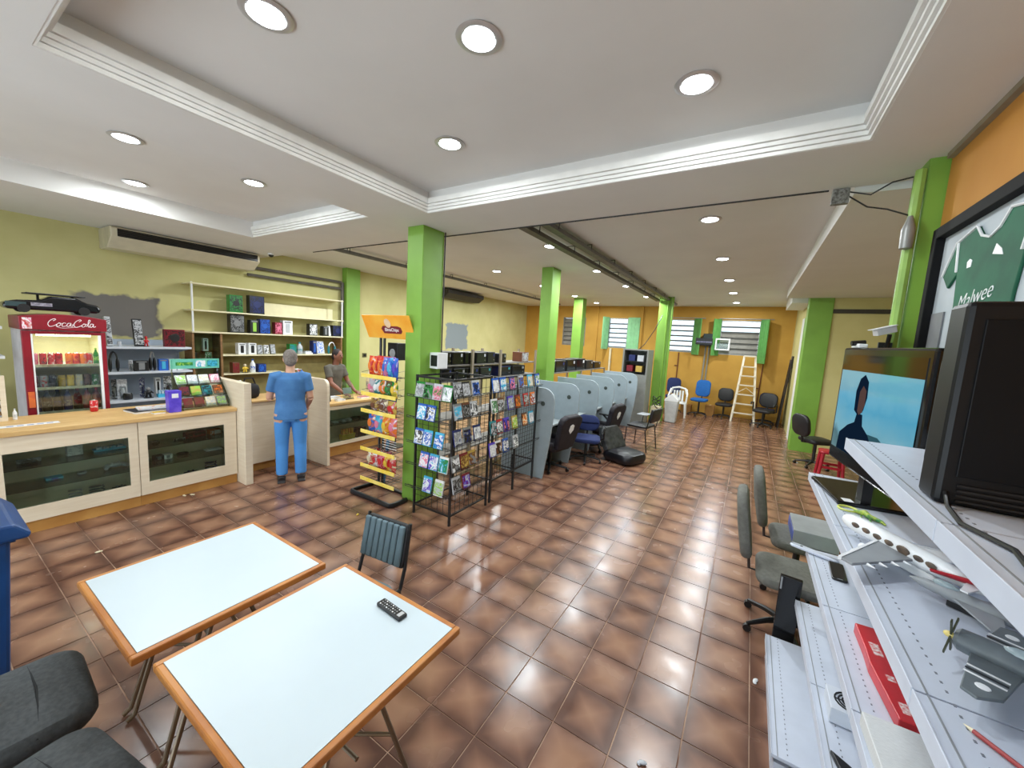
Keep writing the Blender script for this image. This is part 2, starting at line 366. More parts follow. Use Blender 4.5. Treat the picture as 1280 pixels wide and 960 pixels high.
# ---- pillars
def pillar(x0, x1, y0, y1, z1, mt=green): return struct(BOX(x0, x1, y0, y1, -.004, z1).build('pillar', mt, bevel=.008))
pillar(-3.52, -3.27, 3.25, 3.6, ZS); pillar(-3.50, -3.27, 6.55, 6.9, ZF); pillar(-4.85, -4.55, 11.3, 11.6, ZF, green); pc = pillar(-2.3, -1.98, 11.25, 11.5, ZF)
pr = pillar(.78, 1.05, 3.37, 3.66, ZF); pillar(X0, X0+.16, 5.45, 5.8, ZF)
for x_, yy in ((-1.94, 11.22), (-2.06, 11.22)):
    MB().tube([(x_, yy, 0), (x_, yy, ZF)], .022).build('service_pipe', green, pc, smooth=True)
MB().tube([(.75, 3.37, .0), (.75, 3.37, ZF-.2)], .026).build('service_pipe', mat('pale_green_pipe', (150, 190, 90), .5), pr, smooth=True)
q = MB(); q.lathe([(.0, 0), (.03, .01), (.034, .12), (.022, .16), (.012, .2)], (.725, 3.32, 2.72)); q.build('pipe_fitting', alu, pr, smooth=True)
MB().tube([(-3.262, 3.6, .2), (-3.262, 3.605, ZS)], .008, 6).build('pillar_cable', mat('cable_black', (20, 20, 22), .5), bpy.data.objects['pillar.001'])
MB().tube([(-6.2, 3.725, ZS-.004), (-3.6, 3.725, ZS-.006), (-2.4, 3.725, ZS-.006), (.35, 3.725, ZS-.004)], .007, 6).build('soffit_cable', mat('cable_black', (20, 20, 22), .5), bpy.data.objects['ceiling_soffit'])
# passage wall: pale door-frame strips beside the pier
for y0, y1, c_ in ((10.45, 10.75, whitep), (10.8, 11.2, green), (11.25, 11.7, whitep)): BOX(.955, .98, y0, y1, 0, 2.9).build('door_strip', c_, bpy.data.objects['wall_passage'])
# ---- recessed downlights
ring = mat('downlight_ring', (205, 205, 205), .35, metal=.6, var=.05); bulb = lampmat('led_glow', (240, 248, 255), 20.); refl = mat('downlight_reflector', (230, 234, 236), .15, metal=.7, var=.03)
DLP = [(x, y, 3.47, 'large-tray downlight '+nm, 'tray downlights') for x, y, nm in ((-2.06, 1.02, 'over the table nearer the counter'), (-1.27, 1.59, 'over the table with the remote'), (-.41, 2.39, 'toward the framed shirt'), (-2.08, 2.31, 'toward the green pillar with the game rack'))]
DLP += [(x, y, 3.47, 'small-tray downlight '+nm, 'counter tray downlights') for x, y, nm in ((-4.42, 1.11, 'farthest from the air conditioner'), (-5.76, 1.5, 'closest to the air conditioner'), (-4.46, 2.06, 'toward the snack rack'))]
for x, ys, nm in ((-.52, (4.6, 6.6, 8.6, 10.5, 12.6), 'over the open aisle'), (-2.62, (5.1, 7.1, 9.05, 11.05), 'beside the ceiling cable trays'), (-4.6, (4.7, 6.65, 8.7, 10.75, 12.6), 'over the computer shelf row'), (-6.2, (4.05, 5.9, 7.75, 9.6, 11.5), 'along the left wall')):
    DLP += [(x, y, ZF, 'recessed round downlight %s, %s from the back wall' % (nm, ['first', 'second', 'third', 'fourth', 'fifth'][len(ys)-1-i]), 'downlights %s' % nm) for i, y in enumerate(ys)]
dl0 = None
for x, y, z, lb, gp in DLP:
    if dl0 is None:
        dl0 = thing('downlight', lb, 'light', (x, y, z), 0, gp)
        MB().lathe([(.105, -.001), (.112, -.008), (.098, -.014), (.082, -.012), (.08, -.001)], seg=24).build('trim_ring', ring, dl0, smooth=True)
        MB().lathe([(.08, -.002), (.06, -.004), (.045, -.001)], seg=20).build('reflector', refl, dl0, smooth=True)
        MB().lathe([(.074, -.004), (.066, -.016), (.03, -.024), (.004, -.025)], seg=16).build('bulb', bulb, dl0, smooth=True)
        ld = bpy.data.lights.new('downlight_beam', 'AREA'); ld.shape = 'DISK'; ld.size = .16; ld.energy = LAMP_W; ld.color = (.92, .98, 1)
        lo = bpy.data.objects.new('downlight_beam', ld); COL.objects.link(lo); lo.parent = dl0; lo.location = (0, 0, -.034)
    else:
        o = dup(dl0, (x, y, z), 0, lb, gp)
        if z == ZF:                       # the far rows carry stronger lamps than the tray lights
            if 'downlight_far' not in bpy.data.lights: l2 = ld.copy(); l2.name = 'downlight_far'; l2.energy = LAMP_W*2.4
            for c_ in o.children:
                if c_.type == 'LIGHT': c_.data = bpy.data.lights['downlight_far']
# ================================================================== PRODUCTS
blk = mat('black_plastic', (22, 22, 24), .35, var=.3); wht = mat('white_plastic', (232, 234, 236), .4, var=.05); blkm = mat('black_metal', (26, 26, 28), .4, var=.2)
redp = mat('red_plastic', (200, 30, 34), .35, var=.1); chrome = mat('chrome', (200, 200, 202), .18, metal=1., var=.05); greyp = mat('grey_plastic', (140, 144, 148), .5, var=.1)
birch = mat('pale_birch', (226, 212, 188), .45, c2=(219, 203, 177), scale=3., stretch=(1, 1, 12)); birchx = mat('birch_edge', (214, 178, 120), .45, c2=(198, 158, 100), scale=3., stretch=(12, 1, 1))
kick = mat('honey_wood', (192, 142, 74), .5, c2=(172, 120, 58), scale=4., stretch=(8, 1, 1)); brownw = mat('brown_wood', (142, 106, 66), .5, c2=(120, 86, 52), scale=4., stretch=(1, 1, 8))
lightgrey = mat('light_grey_metal', (206, 212, 222), .4, var=.05); bluegrey = mat('blue_grey_laminate', (150, 164, 172), .45, var=.05)
COLS = {'red': (196, 34, 40), 'blue': (40, 96, 190), 'navy': (28, 40, 96), 'green': (44, 128, 60), 'black': (26, 26, 28), 'white': (232, 234, 236), 'yellow': (226, 190, 60), 'purple': (84, 60, 190), 'orange': (228, 120, 40),
        'brown': (104, 62, 40), 'grey': (130, 132, 134), 'cyan': (70, 176, 214), 'maroon': (120, 24, 40), 'cream': (226, 214, 180), 'pink': (220, 120, 150), 'teal': (40, 130, 140), 'silver': (186, 190, 196), 'gold': (190, 160, 80), 'lime': (150, 200, 80)}
def pm(c, rough=.4): return mat('plastic_'+c, COLS[c], rough, var=.1)
def am(a, b, c=None):
    c = c or b; return artmat('print_%s_%s_%s' % (a, b, c), [COLS[a], COLS[b], COLS[a], COLS[c]], 16)
def prod(kind, loc, wd, h, dp, c, c2, label, cat=None, group=None, rot=0, name=None):
    """a small product whose front faces local +x, width along y, standing on z=0 (front face at x=0)"""
    names = {'box': ('retail_box', 'box'), 'hand': ('handset_box', 'box'), 'slim': ('slim_box', 'box'), 'bottle': ('bottle', 'bottle'), 'can': ('drink_can', 'can'), 'blister': ('blister_pack', 'package'), 'headset': ('headset', 'headset'),
             'pad': ('game_controller', 'controller'), 'fig': ('toy_figure', 'toy'), 'disc': ('speaker_puck', 'gadget'), 'cable': ('coiled_cable', 'cable'), 'tray': ('plastic_tray', 'tray'), 'cyl': ('cardboard_tube', 'tube'), 'pc': ('computer_case', 'computer')}
    n_, k_ = names[kind]; t = thing(name or n_, label, cat or k_, loc, rot, group); W = wd/2
    if kind == 'box':
        BOX(-dp, 0, -W, W, 0, h).build('carton', pm(c), t, bevel=min(.004, h*.05))
        p_ = BOX(0, .0015, -W*.92, W*.92, h*.06, h*.94).build('printed_front', am(c, c2), t)
        MB(T(.0015, 0, h*.52)@Matrix.Rotation(R(90), 4, 'Y')).lathe([(min(W, h/2)*.5, 0), (min(W, h/2)*.48, .001)], seg=14).build('emblem', pm(c2), p_)
    elif kind == 'hand':
        BOX(-dp, 0, -W, W, 0, h).build('carton', pm(c), t, bevel=.003)
        MB(T(.0, 0, h*.5)).pad(-.006, .004, -W*.42, W*.42, -h*.36, h*.3, .0045).build('handset_print', pm(c2), t)
        BOX(0, .0012, -W*.7, W*.7, h*.84, h*.94).build('title_strip', pm('grey'), t)
    elif kind == 'slim':
        dp = min(dp, .05); M = T(0, 0, dp*.22)@Matrix.Rotation(R(-12), 4, 'Y'); MB(M).box(-dp, 0, -W, W, 0, h).build('carton', pm(c), t, bevel=.002)
        MB(M).box(0, .0015, -W*.9, W*.9, h*.05, h*.95).build('printed_front', am(c, c2), t)
    elif kind == 'bottle':
        MB().lathe([(W*.92, 0), (W, h*.03), (W, h*.55), (W*.9, h*.66), (W*.4, h*.82), (W*.34, h*.9)], (-W, 0, 0), 14).build('bottle_body', pm(c, .15), t, smooth=True)
        MB().lathe([(W*.42, h*.9), (W*.42, h*.99), (W*.36, h)], (-W, 0, 0), 12).build('cap', pm(c2), t, smooth=True)
        MB().lathe([(W*1.01, h*.22), (W*1.012, h*.24), (W*1.012, h*.46), (W*1.01, h*.48)], (-W, 0, 0), 14).build('label_band', am(c2, c), t, smooth=True)
    elif kind == 'can':
        MB().lathe([(W*.78, 0), (W, h*.07), (W, h*.9), (W*.82, h*.97)], (-W, 0, 0), 14).build('can_body', artmat('can_'+c+'_'+c2, [COLS[c], COLS[c], COLS[c2]], 22, .25), t, smooth=True)
        MB().lathe([(W*.82, h*.97), (W*.84, h*.99), (W*.8, h), (W*.74, h*.985)], (-W, 0, 0), 14).build('rim', chrome, t, smooth=True)
    elif kind == 'blister':
        BOX(-.004, 0, -W, W, 0, h).build('backing_card', am(c, c2), t)
        MB().pad(-.002, dp, -W*.62, W*.62, h*.08, h*.66, .008).build('bubble', glassmat('blister_plastic', (240, 244, 246), .3), t, smooth=True)
        MB().ell((dp*.45, 0, h*.36), (dp*.36, W*.45, h*.22), 10, 6).build('contents', pm(c2), t, smooth=True)
    elif kind == 'headset':
        MB().tube([(-.04, W*math.cos(a), h*.5+h*.5*math.sin(a)) for a in [math.pi*i/10 for i in range(11)]], [(.006, .012)]*11, 8).build('headband', pm(c), t, smooth=True)
        for s in (-1, 1): MB(T(-.04, s*W, h*.36)).ell((0, 0, 0), (.035, .02, h*.36), 12, 8).build('ear_cup', pm(c2), t, smooth=True)
    elif kind == 'pad':
        MB().ell((-.04, 0, .03), (.035, W*.8, .026), 14, 8).build('shell', pm(c), t, smooth=True)
        for s in (-1, 1):
            MB().tube([(-.04, s*W*.6, .03), (-.015, s*W*.85, .024), (.02, s*W*.92, .018)], [.026, .024, .016], 10).build('grip', pm(c), t, smooth=True)
            MB().lathe([(.01, 0), (.008, .012), (.012, .016)], (-.03, s*W*.3, .05), 10).build('stick', pm(c2), t, smooth=True)
    elif kind == 'fig':
        MB().lathe([(W, 0), (W, .008)], (-W, 0, 0), 14).build('stand', pm('black'), t)
        m_ = MB(); m_.ell((-W, 0, h*.5), (W*.5, W*.6, h*.2), 10, 8)
        for s in (-1, 1): m_.tube([(-W, s*W*.3, h*.36), (-W, s*W*.45, .008)], [W*.28, W*.24], 8); m_.tube([(-W, s*W*.5, h*.6), (-W*.6, s*W*.9, h*.42)], [W*.2, W*.16], 8)
        m_.build('body', pm(c), t, smooth=True); MB().ell((-W, 0, h*.82), (W*.5, W*.5, h*.17), 12, 8).build('head', pm(c2), t, smooth=True)
    elif kind == 'disc':
        MB().lathe([(W*.9, 0), (W, h*.2), (W, h*.7), (W*.85, h)], (-W, 0, 0), 18).build('housing', pm(c), t, smooth=True)
        MB().lathe([(W*.6, h), (W*.55, h*1.06), (W*.2, h*1.05)], (-W, 0, 0), 16).build('grille', pm(c2), t, smooth=True)
    elif kind == 'cable':
        pts = [(-W+W*.8*math.cos(a)*(.8+.2*math.sin(a*.37)), W*.8*math.sin(a), .008+h*.8*i/44) for i, a in enumerate([2*math.pi*k/14 for k in range(45)])]
        MB().tube(pts, .006, 6).build('coil', pm(c), t, smooth=True); BOX(-W*.3, W*.12, W*.7, W*1.0, 0, .014).build('plug', pm(c2), t, bevel=.003)
    elif kind == 'tray':
        MB().frust(-dp, 0, -W, W, 0, h*.5, -.004, -.004).build('tray_body', pm(c), t, bevel=.003)
        for i in range(4): BOX(-dp*.85, -dp*.15, -W*.85+W*.44*i, -W*.85+W*.44*i+W*.34, h*.5, h).build('packet', am(c2, c), t, bevel=.002)
    elif kind == 'cyl':
        MB().lathe([(W, 0), (W, h*.96), (W*1.03, h*.97), (W*1.03, h)], (-W, 0, 0), 16).build('tube_body', am(c, c2), t, smooth=True)
        MB().lathe([(W*.9, h), (W*.9, h*1.02)], (-W, 0, 0), 16).build('lid', pm(c2), t)
    elif kind == 'pc':
        BOX(-dp, 0, -W, W, 0, h).build('casing', pm(c, .3), t, bevel=.006)
        f_ = BOX(0, .006, -W*.94, W*.94, h*.05, h*.95).build('front_panel', mat('gloss_black', (14, 14, 16), .15, var=.2), t, bevel=.003)
        BOX(.006, .008, W*.45, W*.75, h*.62, h*.86).build('drive_bay', pm(c2), f_); MB(T(.006, W*.6, h*.3)@Matrix.Rotation(R(90), 4, 'Y')).lathe([(.008, 0), (.007, .003)], seg=10).build('power_button', chrome, f_)
    return t
def shelfitem(kind, u0, u1, vt, x, z, c, c2, label, dp=.1, **k):
    """stands on a shelf at height z with its front at plane x; width and height read off the photograph"""
    # bottom pixel follows from z; solve Y from the middle column at shelf height by bisection on v
    def yat(u):
        lo, hi = 200., 800.
        for _ in range(40):
            mid = (lo+hi)/2
            if atx(u, mid, x)[2] > z: lo = mid
            else: hi = mid
        return atx(u, lo, x)[1]
    ya, yb = yat(u0), yat(u1); zt = atx((u0+u1)/2, vt, x)[2]
    return prod(kind, (x, (ya+yb)/2, z), max(.02, yb-ya-.004), max(.02, zt-z), dp, c, c2, label, **k)
# ================================================================== SHOP COUNTER
def glass_cabinet(name, label, xb, xf, y0, y1, z0, z1, gy0, gy1, gz0, gz1, shelves, group='glass-fronted counter units'):
    t = thing(name, label, 'cabinet', (xf, (y0+y1)/2, 0), 0, group); o = (xf, (y0+y1)/2)
    B = lambda a, b, c, d_, e, f_: BOX(a-o[0], b-o[0], c-o[1], d_-o[1], e, f_)
    m_ = MB()
    for bx in ((xb, xf-.02, y0, y0+.018, z0, z1), (xb, xf-.02, y1-.018, y1, z0, z1), (xb, xf-.02, y0+.018, y1-.018, z0, z0+.018), (xf-.42, xf-.405, y0+.018, y1-.018, z0+.018, z1), (xf-.405, xf-.02, y0+.018, y1-.018, z1-.018, z1)):
        m_.box(bx[0]-o[0], bx[1]-o[0], bx[2]-o[1], bx[3]-o[1], bx[4], bx[5])
    m_.build('carcass', mat('cabinet_liner', (238, 232, 212), .6, var=.06), t)
    for nm, bx in (('stile', (y0+.003, gy0, z0, z1)), ('stile', (gy1, y1-.003, z0, z1)), ('rail', (gy0, gy1, z0, gz0)), ('rail', (gy0, gy1, gz1, z1))): B(xf-.02, xf, *bx).build(nm, birch, t)
    B(xf-.014, xf-.009, gy0, gy1, gz0, gz1).build('glass_pane', gl, t)
    for z in shelves: B(xf-.4, xf-.03, y0+.02, y1-.02, z-.006, z).build('glass_shelf', glassmat('shelf_glass', (236, 246, 241), .4), t)
    B(xb+.05, xf-.025, y0, y1, 0, z0).build('toe_kick', kick, t)
    return t
glass_cabinet('counter_cabinet', 'birch counter cabinet with sliding glass front, in front of the drinks fridge', -6.22, -5.48, .36, 1.335, .12, .94, .45, 1.26, .26, .785, (.62, .41))
glass_cabinet('counter_cabinet', 'birch counter cabinet with glass front under the candy stand', -6.22, -5.48, 1.337, 2.265, .12, .94, 1.41, 2.13, .26, .785, (.62, .41))
tag(BOX(-6.25, -5.455, .3, 2.268, .94, .985).build('counter_worktop', birchx, bevel=.006), 'pale wooden worktop running over the two glass-fronted counter cabinets', 'worktop')
tag(BOX(-6.25, -5.28, 2.272, 2.36, 0, 1.31).build('divider_panel', birch, bevel=.006), 'tall pale divider panel standing between the glass counter and the closed counter', 'panel')
t = thing('counter_cabinet', 'closed counter unit with plain pale front behind the person in blue', 'cabinet', (-5.7, 2.84, 0))
BOX(-.5, 0, -.478, .478, .12, .985).build('carcass', birch, t); BOX(-.45, -.06, -.478, .478, 0, .12).build('toe_kick', kick, t); BOX(-.55, .03, -.478, .478, .985, 1.01).build('worktop', birchx, t, bevel=.005)
rp = [(-6.25, 0), (-5.2, 0), (-5.2, 1.2)]+[(-5.3+.1*math.cos(a), 1.2+.1*math.sin(a)) for a in [math.pi/12*i for i in range(1, 7)]]+[(-6.25, 1.3)]
tag(MB().prism(rp, 'xz', 3.325, 3.37).build('divider_panel', birch, bevel=.004), 'pale end panel with a rounded top corner beside the chip rack', 'panel')
glass_cabinet('counter_cabinet', 'low glass display counter between the rounded end panel and snack rack', -6.15, -5.55, 3.38, 4.9, .16, .83, 3.43, 4.85, .22, .76, (.5,))
tag(BOX(-6.2, -5.52, 3.375, 4.95, .83, .87).build('counter_worktop', birchx, bevel=.005), 'wooden worktop of the low glass counter near the snack rack', 'worktop')
# goods behind the counter glass
CI = [('blister', 20, 52, 573, 5, 'silver', 'grey', .62, 'silver blister pack of cables on upper shelf of the fridge-side glass counter'), ('box', 84, 105, 556, 5, 'silver', 'white', .62, 'silver speckled box on upper glass shelf in the counter'),
      ('tray', 118, 158, 558, 5, 'cyan', 'white', .62, 'pale blue tray of packets on the upper counter shelf'), ('hand', 57, 80, 598, 5, 'cyan', 'blue', .41, 'bright blue pack lying on lower glass shelf of the counter'),
      ('disc', 97, 110, 591, 5, 'silver', 'grey', .41, 'small silver webcam puck on the lower glass shelf'), ('pad', 131, 160, 580, 5, 'silver', 'white', .41, 'silver game controller on lower shelf of fridge-side counter'),
      ('cable', 86, 108, 610, 5, 'silver', 'grey', .14, 'coiled silver cable on the floor of the fridge-side counter cabinet'), ('cable', 112, 136, 606, 5, 'grey', 'white', .14, 'coiled grey cable on the floor of the fridge-side counter cabinet'), ('pad', 140, 161, 600, 5, 'black', 'grey', .14, 'black game controller on the floor of the fridge-side counter cabinet'),
      ('cable', 190, 200, 552, 5, 'grey', 'black', .62, 'grey cable coil on upper shelf under the candy stand'), ('blister', 217, 232, 548, 5, 'white', 'black', .62, 'white blister pack on upper shelf under the candy stand'), ('box', 232, 258, 540, 5, 'maroon', 'black', .62, 'maroon box on upper shelf of the candy-stand counter'),
      ('box', 262, 277, 537, 5, 'orange', 'white', .62, 'small orange and white box on upper shelf under the candy stand'), ('hand', 193, 206, 570, 5, 'black', 'grey', .41, 'black camera box on lower shelf of the candy-stand counter'), ('hand', 205, 216, 568, 5, 'white', 'grey', .41, 'white gadget box next to the black camera box'),
      ('cable', 222, 240, 570, 5, 'black', 'grey', .41, 'black cable coil on lower shelf of the candy-stand counter'), ('tray', 258, 278, 562, 5, 'white', 'silver', .41, 'white tray of packets on lower shelf under the candy stand'), ('pad', 230, 250, 584, 5, 'black', 'navy', .14, 'black controller on floor of the candy-stand counter'), ('cable', 258, 276, 576, 5, 'navy', 'black', .14, 'navy cable coil on the floor of the candy-stand counter'),
      ('box', 418, 424, 532, 4, 'white', 'grey', .5, 'small white box on shelf of the low glass counter'), ('hand', 428, 440, 524, 4, 'silver', 'grey', .5, 'silver box on the shelf of the low glass counter'), ('cable', 443, 456, 526, 4, 'black', 'grey', .5, 'black cable coil in the low glass counter'),
      ('tray', 428, 444, 536, 4, 'yellow', 'orange', .18, 'yellow tray of packets on the floor of the low glass counter'), ('box', 446, 458, 534, 4, 'brown', 'black', .18, 'brown box on the floor of the low glass counter')]
for kd, u0, u1, vt, _, c, c2, z, lb in CI:
    z2 = {.14: .139, .18: .179}.get(z, z); shelfitem(kd, u0, u1, vt, -5.72 if _ == 5 else -5.7, z2+.0005, c, c2, lb, dp=.05 if kd == 'blister' else .09, group='goods in the glass counters')
# ================================================================== DRINKS FRIDGE
fr = thing('drinks_fridge', 'red drinks fridge with lit glass door and white script header', 'refrigerator', (-6.45, 1.035, 0)); FW = .31
fred = mat('fridge_red', (134, 20, 36), .35, var=.1); fwhite = mat('fridge_side', (196, 190, 190), .5, var=.1); fin = mat('fridge_liner', (246, 240, 200), .5, var=.03)
m_ = MB(); m_.box(-.62, -.04, -FW, -FW+.03, .06, 1.86); m_.box(-.62, -.04, FW-.03, FW, .06, 1.86); m_.box(-.62, -.58, -FW+.03, FW-.03, .06, 1.86); m_.box(-.62, -.04, -FW+.03, FW-.03, .06, .3); m_.box(-.62, -.04, -FW+.03, FW-.03, 1.83, 1.86)
m_.build('cabinet_shell', fwhite, fr, bevel=.004)
m_ = MB(); m_.box(-.579, -.575, -.28, .28, .3, 1.83); m_.box(-.575, -.05, -.28, -.276, .3, 1.83); m_.box(-.575, -.05, .276, .28, .3, 1.83); m_.build('liner', fin, fr)
hd = MB().prism([(-FW-.01, 1.86), (FW+.01, 1.86), (FW+.01, 2.0)]+[(FW*(1-i/6*2), 2.0+.035*math.sin(math.pi*i/6)) for i in range(0, 7)]+[(-FW-.01, 2.0)], 'yz', -.62, .02).build('header', fred, fr, bevel=.006)
script = mat('script_white', (236, 226, 228), .5, var=.03)
# flowing two-word script on the header
def stroke(pts, w_=.006):
    sp = []
    for i in range(len(pts)-1):
        p0, p1, p2, p3 = [Vector(pts[max(0, min(len(pts)-1, k))]) for k in (i-1, i, i+1, i+2)]
        for s in range(6):
            a = s/6; sp.append(.5*((2*p1)+(p2-p0)*a+(2*p0-5*p1+4*p2-p3)*a*a+(3*p1-p0-3*p2+p3)*a**3))
    sp.append(Vector(pts[-1])); return [(.0215, p.x, p.y) for p in sp]
L_ = MB()
def letter(pts, ox, w_=.0055, s=1.): L_.tube([(q[0], ox+q[1]*s, 1.905+q[2]*s) for q in stroke(pts)], [(w_*.7, w_*.7)]*((len(pts)-1)*6+1), 6)
capC = [(.05, .075), (.075, .095), (.06, .105), (.02, .075), (.0, .03), (.015, -.005), (.05, .005), (.085, .03)]
lo_o = [(.03, .05), (.005, .03), (.0, .008), (.015, 0), (.035, .02), (.035, .045), (.02, .05), (.055, .04)]
lo_c = [(.04, .045), (.02, .052), (.0, .025), (.008, .0), (.035, .008), (.05, .02)]
lo_a = [(.04, .048), (.015, .048), (.0, .015), (.015, 0), (.035, .03), (.042, .05), (.036, .01), (.05, .004), (.062, .02)]
lo_l = [(.0, .01), (.025, .05), (.045, .1), (.03, .105), (.02, .05), (.022, .005), (.045, .015)]
x = -.125
for g, adv in ((capC, .082), (lo_o, .052), (lo_c, .048), (lo_a, .058)): letter(g, x, .0045, .76); x += adv*.74
L_.bar((.0215, x-.008, 1.925), (.0215, x+.01, 1.93), .006, .005); x += .01
for g, adv in ((capC, .08), (lo_o, .046), (lo_l, .036), (lo_a, .05)): letter(g, x, .0045, .76); x += adv*.74
letter([(0, .0), (.05, -.022), (.12, -.016), (.18, -.002)], -.07, .003, .8)
L_.build('script_lettering', script, hd, smooth=True)
BOX(.02, .0215, -.3, -.235, 1.87, 1.985).build('side_sticker', am('white', 'pink', 'red'), hd)
dr = MB(); dr.box(-.035, 0, -FW, -FW+.062, .08, 1.85); dr.box(-.035, 0, FW-.04, FW, .08, 1.85); dr.box(-.035, 0, -FW+.062, FW-.04, .08, .3); dr.box(-.035, 0, -FW+.062, FW-.04, 1.815, 1.85)
door = dr.build('door_frame', fred, fr, bevel=.005)
ws = MB(); ws.box(-.034, .002, FW-.062, FW-.041, .3, 1.815); ws.box(-.034, .002, -FW+.063, -FW+.075, .3, 1.815); ws.build('gasket', wht, door)
BOX(-.022, -.017, -FW+.076, FW-.063, .3, 1.815).build('door_glass', glassmat('fridge_glass', (245, 250, 248), .25), door)
BOX(0, .012, -FW+.012, -FW+.056, 1.03, 1.2).build('handle_sticker', mat('orange_sticker', (226, 120, 50), .5, c2=(200, 70, 60)), door)
BOX(-.09, -.06, -.2, .2, 1.795, 1.825).build('interior_lamp', lampmat('fridge_tube', (255, 246, 200), 9.), fr)
for z in (1.225, 1.475, .955): BOX(-.57, -.05, -.272, .272, z-.012, z).build('wire_shelf', wht, fr); BOX(-.05, -.045, -.27, .27, z-.018, z+.012).build('price_rail', mat('price_rail', (228, 232, 206), .4, c2=(190, 186, 150), scale=18.), fr)
ld = bpy.data.lights.new('fridge_light', 'AREA'); ld.shape = 'RECTANGLE'; ld.size = .4; ld.size_y = .03; ld.energy = 3.; ld.color = (1, .95, .75)
lo = bpy.data.objects.new('fridge_light', ld); COL.objects.link(lo); lo.parent = fr; lo.location = (-.075, 0, 1.79)
fx, fy = -6.45, 1.035
for i, (yy, c, c2) in enumerate([(-.22, 'pink', 'red'), (-.16, 'red', 'black'), (-.1, 'red', 'white'), (-.045, 'red', 'maroon'), (.03, 'orange', 'red'), (.085, 'red', 'orange'), (.14, 'orange', 'pink'), (.19, 'red', 'silver')]):
    prod('can', (fx-.1, fy+yy, 1.4755), .056, .13, .06, c, c2, '%s and %s soft drink can on top shelf in the fridge' % (c, c2), group='cans on the top fridge shelf')
prod('bottle', (fx-.1, fy+.243, 1.4755), .045, .19, .05, 'green', 'lime', 'green bottle beside the red cans on the top fridge shelf')
for i, (c, c2) in enumerate([('maroon', 'grey'), ('silver', 'red'), ('black', 'silver'), ('gold', 'yellow'), ('yellow', 'gold'), ('cream', 'silver'), ('brown', 'black'), ('green', 'white')]):
    prod('can', (fx-.1, fy-.235+i*.066, 1.2255), .06, .135, .06, c, c2, '%s and %s drink can on the middle fridge shelf' % (c, c2), group='cans on the middle fridge shelf')
for i in range(7):
    c, c2 = [('navy', 'black'), ('black', 'grey'), ('black', 'navy'), ('navy', 'grey'), ('black', 'maroon'), ('maroon', 'black'), ('maroon', 'red')][i]
    prod('bottle', (fx-.1, fy-.23+i*.076, .9555), .07, .24, .07, c, c2, '%s soda bottle with %s cap on bottom shelf in the fridge' % (c, c2), group='bottles on the bottom fridge shelf')
# toy car on the fridge
tc = thing('toy_car', 'large black toy car with rear wing lying on top of the drinks fridge', 'toy car', (-6.75, 1.0, 2.0365))
MB().prism([(-.33, .03), (-.36, .06), (-.35, .1), (-.26, .13), (-.1, .14), (-.02, .19), (.16, .19), (.25, .14), (.34, .12), (.36, .07), (.34, .03)], 'yz', -.13, .13).build('body', mat('toy_gloss_black', (18, 18, 22), .2, var=.2), tc, bevel=.02)
for y in (-.22, .22):
    for x in (-.13, .11): MB().tube([(x, y, .045), (x+.03, y, .045)], .045, 16).build('wheel', pm('black'), tc, smooth=True)
BOX(-.12, .12, -.2, .24, .2, .216).build('rear_wing', pm('black'), tc, bevel=.006)
for y in (-.1, .16): BOX(-.1, -.08, y, y+.02, .13, .2).build('wing_post', pm('black'), tc)
BOX(.13, .133, -.34, -.2, .06, .11).build('windscreen', mat('smoked_window', (60, 80, 84), .1), tc, bevel=.001); BOX(.13, .1325, -.17, -.02, .075, .11).build('decal', mat('white_decal', (170, 165, 176), .4, c2=(90, 84, 100), scale=30.), tc)
# things on the counter
prod('can', (-6.1, 1.15, .9855), .065, .13, .06, 'red', 'white', 'red and white drink can standing on the counter before the fridge')
t = thing('paper_sign', 'long white paper strip lying flat on the counter before the fridge', 'paper', (-5.72, .66, .985)); BOX(-.05, .05, -.19, .17, 0, .0012).build('sheet', wht, t)
for i in range(5): BOX(-.012, .02, -.15+i*.06, -.11+i*.06, .0012, .0018).build('print_block', mat('faded_print', (150, 160, 190), .6), t)
for i, (x, y, w_, l_, hh, c, c2, rz, lb) in enumerate([(-5.86, 1.53, .26, .34, .022, 'black', 'navy', 8, 'black ring binder lying open-edge out on the counter'), (-5.88, 1.58, .2, .28, .012, 'white', 'orange', -6, 'white leaflet stack lying on the black binder'), (-5.62, 1.55, .08, .1, .02, 'yellow', 'gold', 4, 'yellow notepad at front of counter beside the binder')]):
    zz = .985 if i != 1 else 1.0075; t = thing(['ring_binder', 'leaflet_stack', 'notepad'][i], lb, ['binder', 'paper', 'notepad'][i], (x, y, zz), R(rz))
    BOX(-w_/2, w_/2, -l_/2, l_/2, 0, hh*.85).build('pages', wht, t); BOX(-w_/2-.003, w_/2+.003, -l_/2-.003, l_/2+.003, hh*.85, hh).build('cover', am(c, c, c2), t)
